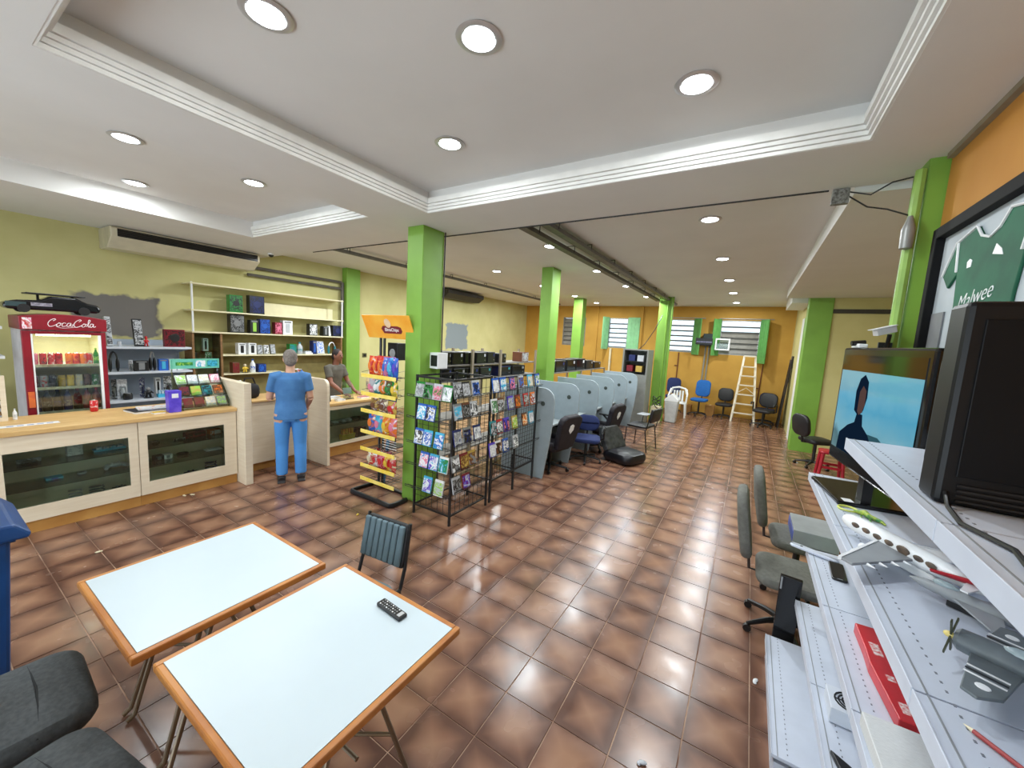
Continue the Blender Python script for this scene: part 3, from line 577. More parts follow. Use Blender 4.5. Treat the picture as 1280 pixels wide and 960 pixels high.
# candy stand
cs = thing('candy_stand', 'tiered clear candy stand with green header on the counter', 'display stand', (-5.6, 2.01, .985)); clear = glassmat('clear_acrylic', (238, 246, 242), .4)
for s in (-.235, .235): MB().prism([(-.34, 0), (0, 0), (0, .09), (-.3, .42), (-.3, .58), (-.34, .58)], 'xz', s-.002, s+.002).build('side_panel', clear, cs)
hdr = BOX(-.31, -.3, -.25, .25, .47, .59).build('header_card', mat('mint_card', (130, 206, 160), .5, c2=(90, 180, 170), scale=4.), cs)
BOX(-.3, -.299, -.2, -.03, .51, .55).build('print_panel', am('green', 'lime', 'green'), hdr); BOX(-.3, -.299, .0, .1, .49, .57).build('print_panel', am('white', 'cyan', 'white'), hdr); BOX(-.3, -.299, .12, .23, .49, .57).build('print_panel', am('teal', 'cyan', 'green'), hdr)
for r_ in range(3):
    z0 = .02+.13*r_; x0 = -.02-.09*r_
    BOX(x0-.1, x0, -.232, .232, z0-.01, z0).build('tier', clear, cs); BOX(x0, x0+.003, -.232, .232, z0-.01, z0+.045).build('tier_lip', clear, cs)
    for k in range(4):
        cc, c2 = [[('maroon', 'brown'), ('brown', 'maroon'), ('cream', 'silver'), ('grey', 'lime')], [('black', 'maroon'), ('lime', 'gold'), ('teal', 'black'), ('brown', 'orange')], [('white', 'lime'), ('white', 'silver'), ('white', 'cream'), ('pink', 'white')]][r_][k]
        t = thing('candy_box', '%s and %s candy box in the %s tier of the counter candy stand' % (cc, c2, ['lowest', 'middle', 'top'][r_]), 'candy', (-5.6+x0-.01, 2.01-.174+k*.116, .985+z0+.0005), 0, 'candy boxes in the tiered stand')
        M = Matrix.Rotation(R(-28), 4, 'Y'); MB(M).box(-.025, -.001, -.05, .05, .012, .13).build('carton', pm(cc), t, bevel=.003); MB(M).box(-.001, .001, -.046, .046, .02, .124).build('printed_front', am(cc, c2), t)
pb_ = thing('gift_bag', 'purple paper bag standing beside the candy stand', 'bag', (-5.62, 1.69, .985))
MB().frust(-.05, .05, -.055, .055, 0, .25, -.006, -.006).build('bag_body', mat('purple_foil', (76, 56, 190), .3, c2=(110, 90, 220)), pb_, bevel=.004); BOX(.05, .058, -.03, .03, .17, .22).build('bag_seal', pm('white'), pb_)
prod('bottle', (-5.8, 2.47, 1.0105), .075, .27, .07, 'pink', 'white', 'pink and white sanitiser bottle with white pump cap by divider panel')
t = thing('shoulder_bag', 'black bag on the closed counter next to the sanitiser bottle', 'bag', (-5.95, 2.63, 1.0105)); MB().pad(-.1, .1, -.11, .11, 0, .2, .05).build('bag_body', mat('black_fabric', (24, 22, 26), .85, bump=.2), t, smooth=True); MB().tube([(0, -.08, .19), (0, -.05, .28), (0, .05, .28), (0, .08, .19)], .01).build('strap', mat('black_fabric', (24, 22, 26)), t, smooth=True)
# key-ring carousel
kc = thing('keyring_stand', 'white wire carousel hung with trinkets on the closed counter', 'display stand', (-5.8, 3.18, 1.01))
MB().lathe([(.12, 0), (.12, .012), (.02, .02)], seg=20).build('base', wht, kc, smooth=True); MB().cyl((0, 0, .01), (0, 0, .42), .006).build('pole', wht, kc, smooth=True)
for zz in (.2, .4):
    for k in range(6):
        a = k*math.pi/3; MB().tube([(0, 0, zz), (.1*math.cos(a), .1*math.sin(a), zz)], .004, 6).build('arm', wht, kc); c = ['red', 'silver', 'brown', 'yellow', 'grey', 'blue'][(k+int(zz*10)) % 6]
        MB().ell((.1*math.cos(a), .1*math.sin(a), zz-.06), (.022, .022, .05), 8, 6).build('trinket', pm(c), kc, smooth=True)
# low counter clutter
t = thing('card_terminal', 'black desk box on the low counter behind the rounded panel', 'gadget', (-5.8, 3.62, .87)); MB().frust(-.12, .1, -.1, .1, 0, .13, .01, .01).build('housing', blk, t, bevel=.01); BOX(.06, .101, -.07, .07, .03, .09).build('screen_face', mat('dark_glass', (30, 34, 40), .1), t)
t = thing('acrylic_sign', 'clear leaning sign holder on the low counter', 'sign holder', (-5.72, 4.05, .87)); MB(Matrix.Rotation(R(-14), 4, 'Y')).box(-.004, 0, -.1, .1, .005, .32).build('plate', glassmat('clear_acrylic'), t); BOX(-.1, .02, -.1, .1, 0, .005).build('foot', glassmat('clear_acrylic'), t); MB(Matrix.Rotation(R(-14), 4, 'Y')).box(-.006, -.0045, -.08, .08, .1, .2).build('insert', wht, t)
for i, (x, y, w_, l_, c, c2) in enumerate([(-5.68, 3.86, .1, .14, 'white', 'grey'), (-5.7, 4.32, .12, .16, 'maroon', 'pink'), (-5.95, 3.9, .16, .2, 'silver', 'white')]):
    t = thing('paper_pile', ['white', 'maroon', 'silver grey'][i]+' pile of papers on the low glass counter', 'paper', (x, y, .87)); BOX(-w_/2, w_/2, -l_/2, l_/2, 0, .025).build('sheets', pm('white'), t); BOX(-w_/2, w_/2, -l_/2, l_/2, .025, .03).build('top_sheet', am(c, c2), t)
prod('bottle', (-5.75, 4.55, .8705), .13, .56, .1, 'cream', 'grey', 'tall cloudy plastic bottle standing on the low counter by the green pilaster')
# ================================================================== GREY SHELF BEHIND THE COUNTER
gs = thing('gondola_shelf', 'light blue-grey metal shelf unit between the fridge and the wall shelves', 'shelf', (-7.3, 1.98, 0)); pg = mat('blue_grey_steel', (160, 172, 186), .45, var=.06)
BOX(-.62, -.58, -.47, .47, 0, 1.72).build('back_panel', pg, gs)
for y in (-.485, .47): BOX(-.64, -.56, y, y+.015, 0, 1.66).build('upright', pg, gs)
for z, dp in ((1.64, 0), (1.29, 0), (.89, 0), (.3, 0)):
    BOX(-.58, 0, -.465, .465, z-.03, z).build('shelf_board', lightgrey, gs, bevel=.003)
    for y in (-.46, .45): MB().prism([(-.56, z-.03), (-.05, z-.03), (-.56, z-.12)], 'xz', y, y+.01).build('bracket', pg, gs)
G = 'goods on the blue-grey shelf'
for kd, u0, u1, vt, z, c, c2, lb in [('slim', 134, 142, 396, 1.64, 'silver', 'black', 'silver and black boxed headset leaning on the top of the blue-grey shelf'), ('disc', 147, 153, 427, 1.64, 'silver', 'grey', 'small silver speaker on top of the blue-grey shelf'), ('slim', 169, 181, 399, 1.64, 'black', 'silver', 'tall black phone box leaning on the top of the blue-grey shelf'), ('fig', 180, 188, 420, 1.64, 'red', 'red', 'red toy on a white base on the top of the blue-grey shelf'), ('box', 206, 232, 412, 1.64, 'maroon', 'black', 'maroon headphone box with round print on the top of the blue-grey shelf'),
                               ('headset', 139, 149, 440, 1.29, 'black', 'black', 'black headset on the second blue-grey shelf by the fridge'), ('blister', 161, 167, 450, 1.29, 'silver', 'grey', 'silver blister pack on the second blue-grey shelf'), ('hand', 168, 187, 451, 1.29, 'black', 'grey', 'wide black speaker box on the second blue-grey shelf'), ('headset', 189.5, 195, 440, 1.29, 'grey', 'black', 'grey headset standing on the second blue-grey shelf'), ('hand', 199, 211, 449, 1.29, 'blue', 'cyan', 'blue gadget box on the second blue-grey shelf'), ('hand', 212, 221, 449, 1.29, 'white', 'blue', 'white and blue box on the second blue-grey shelf'), ('hand', 222, 229, 449, 1.29, 'white', 'navy', 'white and navy box on the second blue-grey shelf'),
                               ('blister', 140, 147, 474, .89, 'black', 'grey', 'black blister pack on the third blue-grey shelf'), ('blister', 147, 160, 474, .89, 'silver', 'white', 'silver blister pack on the third blue-grey shelf'), ('disc', 155, 168, 492, .89, 'black', 'grey', 'flat black puck on the third blue-grey shelf'), ('blister', 175, 182, 472, .89, 'silver', 'navy', 'navy blister pack on the third blue-grey shelf'), ('fig', 181, 194, 484, .89, 'black', 'grey', 'black toy robot on the third blue-grey shelf'), ('hand', 195, 202, 472, .89, 'white', 'black', 'white phone box on the third blue-grey shelf'), ('blister', 205, 215, 470, .89, 'white', 'black', 'white blister pack on the third blue-grey shelf'), ('tray', 198, 214, 488, .89, 'cyan', 'white', 'pale blue tray on the third blue-grey shelf')]:
    shelfitem(kd, u0, u1, vt, -7.36 if kd not in ('blister', 'hand') or z != .89 else -7.5, z+.0005, c, c2, lb, dp=.05 if kd == 'blister' else .08, group=G)
# shelf piece at the picture's left border
ls = thing('metal_shelf', 'narrow white metal shelf beside the left side of the fridge', 'shelf', (-6.75, .3, 0)); BOX(-.4, -.38, -.35, .33, 0, 2.0).build('back_panel', pg, ls)
for z in (1.88, 1.57, .3): BOX(-.38, .1, -.35, .33, z-.03, z).build('shelf_board', wht, ls)
wf = thing('louvered_rack', 'pale wooden frame with slats standing on the counter left of the fridge', 'rack', (-6.05, .4, .985))
for y in (-.22, .12): BOX(-.02, .02, y, y+.035, 0, .44).build('stile', birch, wf)
for z in (.0, .4): BOX(-.02, .02, -.185, .12, z, z+.04).build('rail', birch, wf)
for k in range(5): MB(T(0, 0, .075+k*.07)@Matrix.Rotation(R(35), 4, 'Y')).box(-.025, .025, -.185, .12, -.003, .003).build('slat', brownw, wf)
prod('bottle', (-6.05, .6, .9855), .03, .11, .03, 'white', 'silver', 'tiny white bottle on the counter at the slatted frame')
# ================================================================== WALL SHELVES
wsf = thing('wall_shelf', 'long wall shelving with white posts and cream boards behind the counter', 'shelf', (-7.6, 3.9, 0)); crm = mat('cream_board', (226, 218, 182), .5, var=.05)
for y in (-1.33, 1.31): MB().cyl((-.02, y+.01, 1.86), (-.02, y+.01, 2.66), .014).build('post', wht, wsf, smooth=True)
for z in (2.65, 2.23, 1.88): BOX(-.34, 0, -1.34, 1.34, z-.022, z).build('shelf_board', crm, wsf)
BOX(-.345, -.33, -.2, 1.3, 2.235, 2.46).build('backing_strip', crm, wsf)
for y in (-1.34, -.95, 1.3): BOX(-.34, -.02, y, y+.03, 0, 1.858).build('side_panel', brownw, wsf)
BOX(-.345, -.335, -1.31, 1.3, 0, 1.85).build('back_panel', mat('khaki_panel', (150, 138, 84), .6), wsf); BOX(-.06, -.055, -1.31, -.95, .9, 1.83).build('glass_door', gl, wsf)
BOX(-.34, -.03, -.92, 1.3, 1.478, 1.5).build('shelf_board', crm, wsf); BOX(-.34, -.03, -.92, .1, 1.15, 1.17).build('shelf_board', crm, wsf); BOX(-.34, -.08, -1.31, -.95, 1.55, 1.558).build('glass_shelf', glassmat('shelf_glass'), wsf); BOX(-.34, -.08, -1.31, -.95, 1.3, 1.308).build('glass_shelf', glassmat('shelf_glass'), wsf)
G = 'goods on the wall shelves'
for kd, u0, u1, vt, z, c, c2, lb in [('box', 287, 304, 369, 2.23, 'green', 'black', 'green box with a round black print on the upper wall shelf'), ('box', 312, 331, 370, 2.23, 'black', 'navy', 'black box with a navy controller print on the upper wall shelf'),
                               ('box', 288, 306, 393, 1.88, 'black', 'grey', 'large black box on the middle wall shelf under the green box'), ('hand', 313, 324, 400, 1.88, 'black', 'lime', 'slim black and lime box on the middle wall shelf'), ('box', 325, 338, 399, 1.88, 'navy', 'blue', 'navy box with blue emblem on the middle wall shelf'), ('box', 344, 353, 403, 1.88, 'maroon', 'pink', 'maroon box with pink print on the middle wall shelf'), ('hand', 354, 366, 401, 1.88, 'white', 'silver', 'white carton on the middle wall shelf beside the maroon box'), ('box', 387, 397, 405, 1.88, 'black', 'white', 'black box with a white disc print on the middle wall shelf'), ('hand', 404, 411, 408, 1.88, 'black', 'grey', 'small black box on the middle wall shelf'), ('slim', 411, 414, 408, 1.88, 'white', 'silver', 'slim white box between two black boxes on the middle wall shelf'), ('box', 416, 429, 407, 1.88, 'black', 'navy', 'bulky black box at the pilaster end of the middle wall shelf'),
                               ('hand', 298, 308, 429, 1.5, 'white', 'black', 'white phone box next to the brown side panel on the lower wall shelf'), ('hand', 311, 321, 429, 1.5, 'white', 'black', 'white phone box beside the tilted boxes on the lower wall shelf'), ('slim', 323, 329, 432, 1.5, 'silver', 'black', 'tilted silver box on the lower wall shelf'), ('slim', 331, 337, 432, 1.5, 'white', 'black', 'tilted white box on the lower wall shelf'), ('slim', 339, 345, 431, 1.5, 'grey', 'silver', 'tilted grey box on the lower wall shelf'), ('box', 362, 371, 430, 1.5, 'green', 'teal', 'green box on the lower wall shelf beside the blue stack'), ('bottle', 373, 380, 428, 1.5, 'silver', 'teal', 'clear silver flask on the lower wall shelf'), ('tray', 382, 391, 439, 1.5, 'white', 'silver', 'flat white tray on the lower wall shelf'), ('hand', 391, 396, 426, 1.5, 'navy', 'blue', 'narrow navy box on the lower wall shelf'), ('slim', 397, 406, 427, 1.5, 'white', 'blue', 'white and blue carton on the lower wall shelf'), ('headset', 412, 420, 428, 1.5, 'white', 'teal', 'white headset on the lower wall shelf by the pilaster'),
                               ('box', 291, 300, 453, 1.17, 'brown', 'maroon', 'brown box on the lowest wall shelf'), ('fig', 304, 312, 455, 1.17, 'yellow', 'cream', 'yellow toy figure on the lowest wall shelf'), ('bottle', 314, 321, 449, 1.17, 'white', 'blue', 'white bottle with blue cap on the lowest wall shelf'), ('box', 323, 333, 455, 1.17, 'navy', 'blue', 'navy box on the lowest wall shelf')]:
    shelfitem(kd, u0, u1, vt, -7.66, z+.0005, c, c2, lb, dp=.12, group=G)
shelfitem('hand', 254, 261, 423, -7.7, 1.5585, 'white', 'black', 'white phone box behind the glass door of the wall shelves, upper shelf', dp=.06); shelfitem('blister', 257, 265, 440, -7.72, 1.3085, 'white', 'green', 'white blister pack behind the glass door of the wall shelves')
# ================================================================== AIR CONDITIONERS, CONDUITS, DOME CAMERA ON THE LEFT
def aircon(y0, y1, z0, z1, x1, label, dark=False):
    t = thing('air_conditioner', label, 'air conditioner', (X0, (y0+y1)/2, z0)); L = (y1-y0)/2; h = z1-z0; D_ = x1-X0; ivory = mat('dark_casing', (50, 46, 40), .5) if dark else mat('ivory_plastic', (214, 206, 182), .5, var=.05)
    MB().prism([(0, h), (D_*.92, h), (D_, h*.92), (D_, h*.5), (D_*.6, 0), (0, 0)], 'xz', -L, L).build('casing', ivory, t, bevel=.012)
    g = MB(); g.prism([(D_+.002, h*.9), (D_+.002, h*.52), (D_-.01, h*.52), (D_-.01, h*.9)], 'xz', -L*.93, L*.96); g.build('grille_opening', blk, t)
    for k in range(4): MB(T(D_+.003, 0, h*(.57+.09*k))@Matrix.Rotation(R(30), 4, 'Y')).box(-.008, .008, -L*.93, L*.96, -.0015, .0015).build('louver', mat('dark_louver', (40, 38, 36), .5), t)
    for s in (-1, 1): MB().prism([(.0, h*.98), (D_*.9, h*.98), (D_*.97, h*.5), (D_*.55, h*.02), (0, h*.02)], 'xz', s*L-(.004 if s < 0 else -.0), s*L+(.004 if s > 0 else 0)).build('end_cap', mat('darker_ivory', (196, 188, 160), .5) if not dark else ivory, t)  # ivory end caps are a tone darker than the casing
aircon(1.66, 3.5, 2.98, 3.25, -7.42, 'long ivory ceiling air conditioner above the fridge on the left wall'); aircon(8.5, 10.2, 3.12, 3.36, -7.5, 'dark air conditioner on the left wall beyond the green pillar', True)
cnd = mat('grey_conduit', (92, 88, 82), .5, var=.15)
t = thing('wall_conduit', 'pair of dark conduits along the left wall from air conditioner to pilaster', 'conduit', (-7.88, 4.45, 3.05))
for dz in (.02, -.12): MB().tube([(0, -.95, dz), (0, .93, dz)], .028).build('pipe', cnd, t, smooth=True)
MB().tube([(0, .95, .02), (0, .955, -.9)], .035).build('pipe', cnd, t, smooth=True)
t = thing('dome_camera', 'small dark dome camera under the soffit near the air conditioner', 'camera', (-7.15, 3.55, ZS)); MB().lathe([(.05, 0), (.05, -.02), (.045, -.025)], seg=16).build('base', wht, t, smooth=True); MB().ell((0, 0, -.03), (.04, .04, .035), 12, 8).build('dome', blk, t, smooth=True)
t = thing('light_switch', 'small dark switch plate on the left wall past the pilaster', 'switch', (X0, 6.05, 1.45)); BOX(0, .012, -.06, .06, -.05, .05).build('plate', mat('olive_plate', (90, 84, 50), .6), t); BOX(.012, .018, -.03, .03, -.025, .025).build('rocker', blk, t)
# ================================================================== PEOPLE
def limb(m_, pts, rs, seg=12): m_.tube(pts, rs, seg)
def finish_body(m_, name, mt, parent, vox):
    o = m_.build(name, mt, parent, smooth=True); r_ = o.modifiers.new('remesh', 'REMESH'); r_.mode = 'VOXEL'; r_.voxel_size = vox; r_.use_smooth_shade = True
    s_ = o.modifiers.new('smooth', 'SMOOTH'); s_.iterations = 3; s_.factor = .5; return o
def hand(m_, wr, fwd, side, palm_n, curl=.35, thumb=1):
    """palm with five bent fingers grown from the wrist"""
    wr = Vector(wr); f_ = Vector(fwd).normalized(); n_ = Vector(palm_n); n_ = (n_-f_*n_.dot(f_)).normalized(); s_ = f_.cross(n_)*thumb
    m_.tube([wr-f_*.02, wr+f_*.045, wr+f_*.085], [(.026, .02), (.034, .017), (.036, .014)], 10)
    m_.ell(tuple(wr+f_*.05), (.036, .036, .036), 10, 8)
    for k, (ln, off) in enumerate(((.072, .03), (.082, .011), (.076, -.009), (.06, -.028))):
        b = wr+f_*.085+s_*off; d1 = (f_+n_*curl*.5).normalized(); d2 = (f_+n_*curl*1.6).normalized()
        m_.tube([b-f_*.015, b+d1*ln*.45, b+d1*ln*.45+d2*ln*.55], [.0098, .0092, .0075], 8)
    b = wr+f_*.035+s_*.03; d1 = (f_*.75+s_*.6+n_*.25).normalized(); m_.tube([b, b+d1*.035, b+d1*.035+(f_+n_*.3).normalized()*.032], [.012, .011, .0085], 8)
def person(loc, rotz, label, H_, skin, shirt, trouser, hair, arms, lean=0., shoes=None):
    """faces local +y. arms: for each side (elbow, wrist, hand direction, palm normal) in local coordinates"""
    t = thing('person', label, 'person', loc, rotz); k = H_/1.75; P_ = lambda x, y, z: (x*k, (y+max(0, z-.95)*lean)*k, z*k)
    S = lambda r_: tuple(q*k for q in r_) if isinstance(r_, tuple) else r_*k
    b = MB()
    def tb(m_, pts, rs, grow=0): m_.tube([P_(*p) for p in pts], [tuple(q*k+grow for q in r_) if isinstance(r_, tuple) else r_*k+grow for r_ in rs], 14)
    legs = [[(s*.095, 0, .93), (s*.1, .005, .74), (s*.105, .02, .5), (s*.108, -.005, .34), (s*.11, -.02, .1), (s*.112, -.015, .06)] for s in (-1, 1)]; lr = [.1, .088, .062, .06, .042, .045]
    torso = [(0, 0, .88), (0, 0, .98), (0, .005, 1.1), (0, 0, 1.25), (0, -.01, 1.38), (0, -.015, 1.45)]; tr_ = [(.1, .165), (.105, .165), (.095, .148), (.108, .168), (.1, .172), (.06, .1)]
    def orient(m_, pts, rs, g=0):     # torso sections wider in x than y
        n0 = len(m_.v); P3 = [P_(*p) for p in pts]; vs_ = []; fs = []; sg = 18
        for (x, y, z), (ry, rx) in zip(P3, rs):
            for q in range(sg): a = 2*math.pi*q/sg; vs_.append((x+(rx*k+g)*math.cos(a), y+(ry*k+g)*math.sin(a), z))
        for i in range(len(P3)-1):
            for q in range(sg): fs.append((i*sg+q, i*sg+(q+1) % sg, (i+1)*sg+(q+1) % sg, (i+1)*sg+q))
        fs += [tuple(range(sg))[::-1], tuple((len(P3)-1)*sg+q for q in range(sg))]; m_.add(vs_, fs)
    for L in legs: tb(b, L, lr)
    for s in (-1, 1): tb(b, [(s*.112, -.05, .045), (s*.118, .06, .04), (s*.122, .16, .03)], [.036, .04, .026])
    orient(b, torso, tr_)
    tb(b, [(0, -.015, 1.42), (0, .0, 1.52), (0, .01, 1.56)], [.062, .052, .055])
    b.ell(P_(0, .015, 1.635), S((.073, .09, .115)), 16, 12); b.ell(P_(0, .04, 1.575), S((.055, .06, .05)), 12, 8)      # skull, jaw
    b.tube([P_(0, .1, 1.645), P_(0, .118, 1.61), P_(0, .1, 1.6)], [S(.01), S(.016), S(.012)], 8)                        # nose
    b.tube([P_(-.022, .092, 1.572), P_(0, .1, 1.573), P_(.022, .092, 1.572)], [S(.007), S(.01), S(.007)], 8)            # lips
    for s in (-1, 1): b.ell(P_(s*.076, .0, 1.63), S((.012, .022, .033)), 8, 6)                                           # ears
    for s, (el, wr, hd_, pn) in zip((-1, 1), arms):
        sh = (s*.185, -.015, 1.4); tb(b, [(s*.1, -.01, 1.41), sh, tuple((a+c)/2 for a, c in zip(sh, el)), el], [.06, .058, .048, .042]); tb(b, [el, tuple(a*.6+c*.4 for a, c in zip(el, wr)), wr], [.042, .04, .027])
        hand(b, P_(*wr), hd_, s, pn, .4, -s)
    body = finish_body(b, 'body', skin, t, .0085)
    c = MB(); orient(c, [(0, 0, .85), (0, 0, .98), (0, .005, 1.1), (0, 0, 1.25), (0, -.01, 1.38), (0, -.012, 1.46)], [(.134, .194), (.124, .182), (.11, .164), (.118, .18), (.11, .186), (.066, .1)], .004)
    for s, (el, wr, hd_, pn) in zip((-1, 1), arms):
        sh = (s*.185, -.015, 1.4); md = tuple(a*.35+q*.65 for a, q in zip(sh, el)); tb(c, [(s*.1, -.01, 1.41), sh, md], [.072, .07, .062], .002)
    finish_body(c, 'shirt', shirt, t, .011)
    c = MB(); orient(c, [(0, 0, .82), (0, 0, .9), (0, 0, .95)], [(.108, .168), (.112, .17), (.1, .15)], .001)
    for L in legs: tb(c, L[:5], [.092, .094, .078, .074, .068])
    finish_body(c, 'trousers', trouser, t, .011)
    for s in (-1, 1):
        q = MB(); q.tube([P_(s*.11, -.075, .045), P_(s*.114, -.02, .06), P_(s*.118, .08, .045), P_(s*.123, .185, .032)], [S(.042), S(.052), S(.05), S(.03)], 12); q.box(*[v*k for v in (s*.117-.045, s*.117+.045, -.1, .2, 0, .02)])
        finish_body(q, 'shoe', shoes or mat('dark_shoe', (40, 38, 40), .5), t, .008)
    h_ = MB(); h_.ell(P_(0, -.012, 1.665), S((.084, .095, .1)), 16, 12); h_.ell(P_(0, -.05, 1.615), S((.075, .055, .075)), 12, 8); finish_body(h_, 'hair', hair, t, .01)
    for s in (-1, 1): MB().ell(P_(s*.03, .093, 1.645), S((.013, .009, .008)), 8, 6).build('eye', mat('eye', (40, 30, 26), .2), body, smooth=True)
    return t
skinA = mat('skin_warm', (206, 158, 132), .55, var=.05); skinB = mat('skin_brown', (132, 84, 66), .55, var=.05)
denim = mat('blue_denim', (78, 146, 214), .8, c2=(70, 136, 206), scale=140., bump=.2); tee = mat('blue_shirt', (72, 124, 178), .8, c2=(60, 108, 162), scale=8., bump=.2)
person((-5.05, 2.72, 0), R(62), 'person in a blue shirt and blue jeans standing at the closed counter', 1.74, skinA, tee, denim, mat('grey_hair', (120, 112, 106), .8, var=.3, scale=60.),
       [((-.24, .06, 1.12), (-.2, .3, 1.1), (.15, 1, -.05), (0, 0, -1)), ((.23, .02, 1.12), (.2, .2, .97), (-.1, .8, -.6), (-1, .2, 0))], .03)
person((-6.42, 4.2, 0), R(-75), 'person in a grey shirt leaning over the low counter behind the chip rack', 1.68, skinB, mat('grey_shirt', (92, 88, 80), .85, var=.2, bump=.2), mat('dark_trousers', (44, 46, 56), .85), mat('dark_hair', (40, 30, 30), .8, var=.3, scale=60.),
       [((-.22, .14, 1.14), (-.15, .4, .97), (.1, 1, -.2), (0, .2, -1)), ((.22, .14, 1.14), (.16, .4, .97), (-.1, 1, -.2), (0, .2, -1))], .18)
# ================================================================== SNACK RACK
yel = mat('yellow_rail', (240, 208, 70), .45, c2=(246, 226, 130), scale=6.); wirem = mat('black_wire', (30, 30, 32), .4)
SX, SY = -3.68, 3.0
sr = thing('snack_rack', 'black snack rack with yellow shelf rails and an orange header sign', 'rack', (SX, SY, 0))
MB().tube([(-.43, .36, .025), (-.45, -.02, .025), (-.4, -.05, .025), (.28, -.05, .025), (.3, .0, .025), (.3, .2, .025)], [(.03, .022)]*6, 8).build('base_frame', blkm, sr, smooth=True)
for x in (-.37, -.3): MB().tube([(x, .33, .02), (x, .33, 1.97)], .017).build('post', blkm, sr, smooth=True)
MB().tube([(.13, .33, .02), (.13, .33, 1.97)], .017).build('post', blkm, sr, smooth=True)
BOX(-.45, .3, .3, .34, .0, .03).build('rear_bar', blkm, sr)
ZR = [1.49, 1.27, 1.06, .80, .58, .37, .20]
for z in ZR:
    BOX(-.31, .3, -.008, .0, z, z+.045).build('price_rail', yel, sr, bevel=.002)
    w_ = MB()
    for i in range(5): w_.tube([(-.3, .01+.065*i, z+.004), (.145, .01+.065*i, z+.004)], .003, 5)
    for i in range(8): w_.tube([(-.3+.063*i, 0, z+.007), (-.3+.063*i, .33, z+.007)], .003, 5)
    for s in (-.3, .14): w_.tube([(s, 0, z+.06), (s, .33, z+.1), (s, .33, z+.004)], .003, 5)
    w_.tube([(.14, .01, z+.004), (.29, .01, z+.004)], .003, 5); w_.tube([(.14, .075, z+.004), (.29, .075, z+.004)], .003, 5)
    w_.build('wire_basket', wirem, sr)
for i in range(4):
    w_ = MB(); w_.tube([(.05, .03, .68+.03*i), (.29, .03, .68+.03*i)], .003, 5); w_.build('basket_wire', wht, sr)
hs = MB(T(-.05, .3, 1.97)@Matrix.Rotation(R(24), 4, 'X')).box(-.5, .34, -.012, 0, 0, .3).build('header_sign', mat('orange_sign', (244, 160, 40), .5, c2=(250, 190, 70), scale=4.), sr)
M = T(-.05, .3, 1.97)@Matrix.Rotation(R(24), 4, 'X')
MB(M).prism([(-.17, .07), (.13, .07), (.16, .1), (.15, .15), (.1, .165), (-.16, .165), (-.2, .13)], 'xz', -.015, -.0122).build('logo_banner', mat('logo_maroon', (120, 30, 44), .5), hs)
MB(M).prism([(-.06+.05*math.cos(a)*1.0-.02*math.sin(a), .2+.055*math.sin(a)+.02*math.cos(a)) for a in [2*math.pi*i/14 for i in range(14)]], 'xz', -.016, -.0122).build('logo_oval', mat('logo_cream', (236, 206, 170), .5), hs)
text('ElmaChips', .058, mat('sign_white', (245, 240, 235), .5), M@frame3((-.02, -.0155, .117), (1, 0, 0), (0, 0, 1)), hs, .001, .2, .001)
def bagmesh(wd, h, dp, m):
    nu, nv = 9, 9; v = []; f_ = []
    for side in (1, -1):
        for j in range(nv+1):
            for i in range(nu+1):
                a, b = i/nu, j/nv; pf = max(0, math.sin(math.pi*a))**.6*max(0, math.sin(math.pi*min(1, max(0, (b-.06)/.88))))**.55
                v.append(((a-.5)*wd*(1-.08*math.sin(math.pi*b)), -side*dp/2*pf*(1+.12*math.sin(9*a+7*b)), b*h))
        o = 0 if side == 1 else (nu+1)*(nv+1)
        for j in range(nv):
            for i in range(nu):
                q = (o+j*(nu+1)+i, o+j*(nu+1)+i+1, o+(j+1)*(nu+1)+i+1, o+(j+1)*(nu+1)+i); f_.append(q if side == 1 else q[::-1])
    mb = MB(); mb.add(v, f_); return mb
BAGM = {}
def snackbag(loc, wd, h, dp, c, c2, label, group, rz=0):
    key = (c, c2, round(wd, 2), round(h, 2)); t = thing('snack_bag', label, 'snack bag', loc, rz, group)
    if key not in BAGM: BAGM[key] = (bagmesh(wd, h, dp, None).mesh('bag', artmat('foil_%s_%s' % (c, c2), [COLS[c], COLS[c], COLS[c2], COLS['white']], 11, .25), True), MB().ell((0, -dp*.5, h*.52), (wd*.28, .004, h*.2), 10, 6).mesh('logo_patch', pm(c2), True))
    for nm, me in zip(('foil', 'logo_patch'), BAGM[key]): o = bpy.data.objects.new(nm, me); COL.objects.link(o); o.parent = t
    return t
for r_, (z, row) in enumerate(((1.49, [('red', 'orange')]*3+[('pink', 'blue'), ('blue', 'cyan'), ('blue', 'purple')]), (1.27, [('silver', 'pink'), ('teal', 'white'), ('green', 'orange'), ('brown', 'green'), ('green', 'yellow')]), (1.06, [('gold', 'brown'), ('cream', 'brown'), ('gold', 'red')]), (.8, [('blue', 'orange'), ('cyan', 'pink'), ('orange', 'yellow'), ('orange', 'pink')]), (.37, [('red', 'cream'), ('white', 'red'), ('pink', 'red'), ('red', 'yellow'), ('cream', 'red')]))):
    n = len(row); hh = [.25, .19, .17, .24, .2][r_]
    for i, (c, c2) in enumerate(row):
        for dpt in ((.06,) if r_ in (2, 3) else (.06, .17)):
            x = -.24+.5*(i+.5)/n if n > 3 else -.2+.45*(i+.5)/n
            if dpt > .1 and x > .1: continue
            snackbag((SX+x, SY+dpt, z+.0105), .5/n*1.0 if n > 3 else .15, hh, .085 if n < 6 else .075, c, c2, '%s snack bag with %s mark, %s row of the snack rack%s' % (c, c2, ['top', 'second', 'third', 'fourth', 'lowest'][r_], ', front' if dpt < .1 else ', rear'), 'snack bags on the rack')
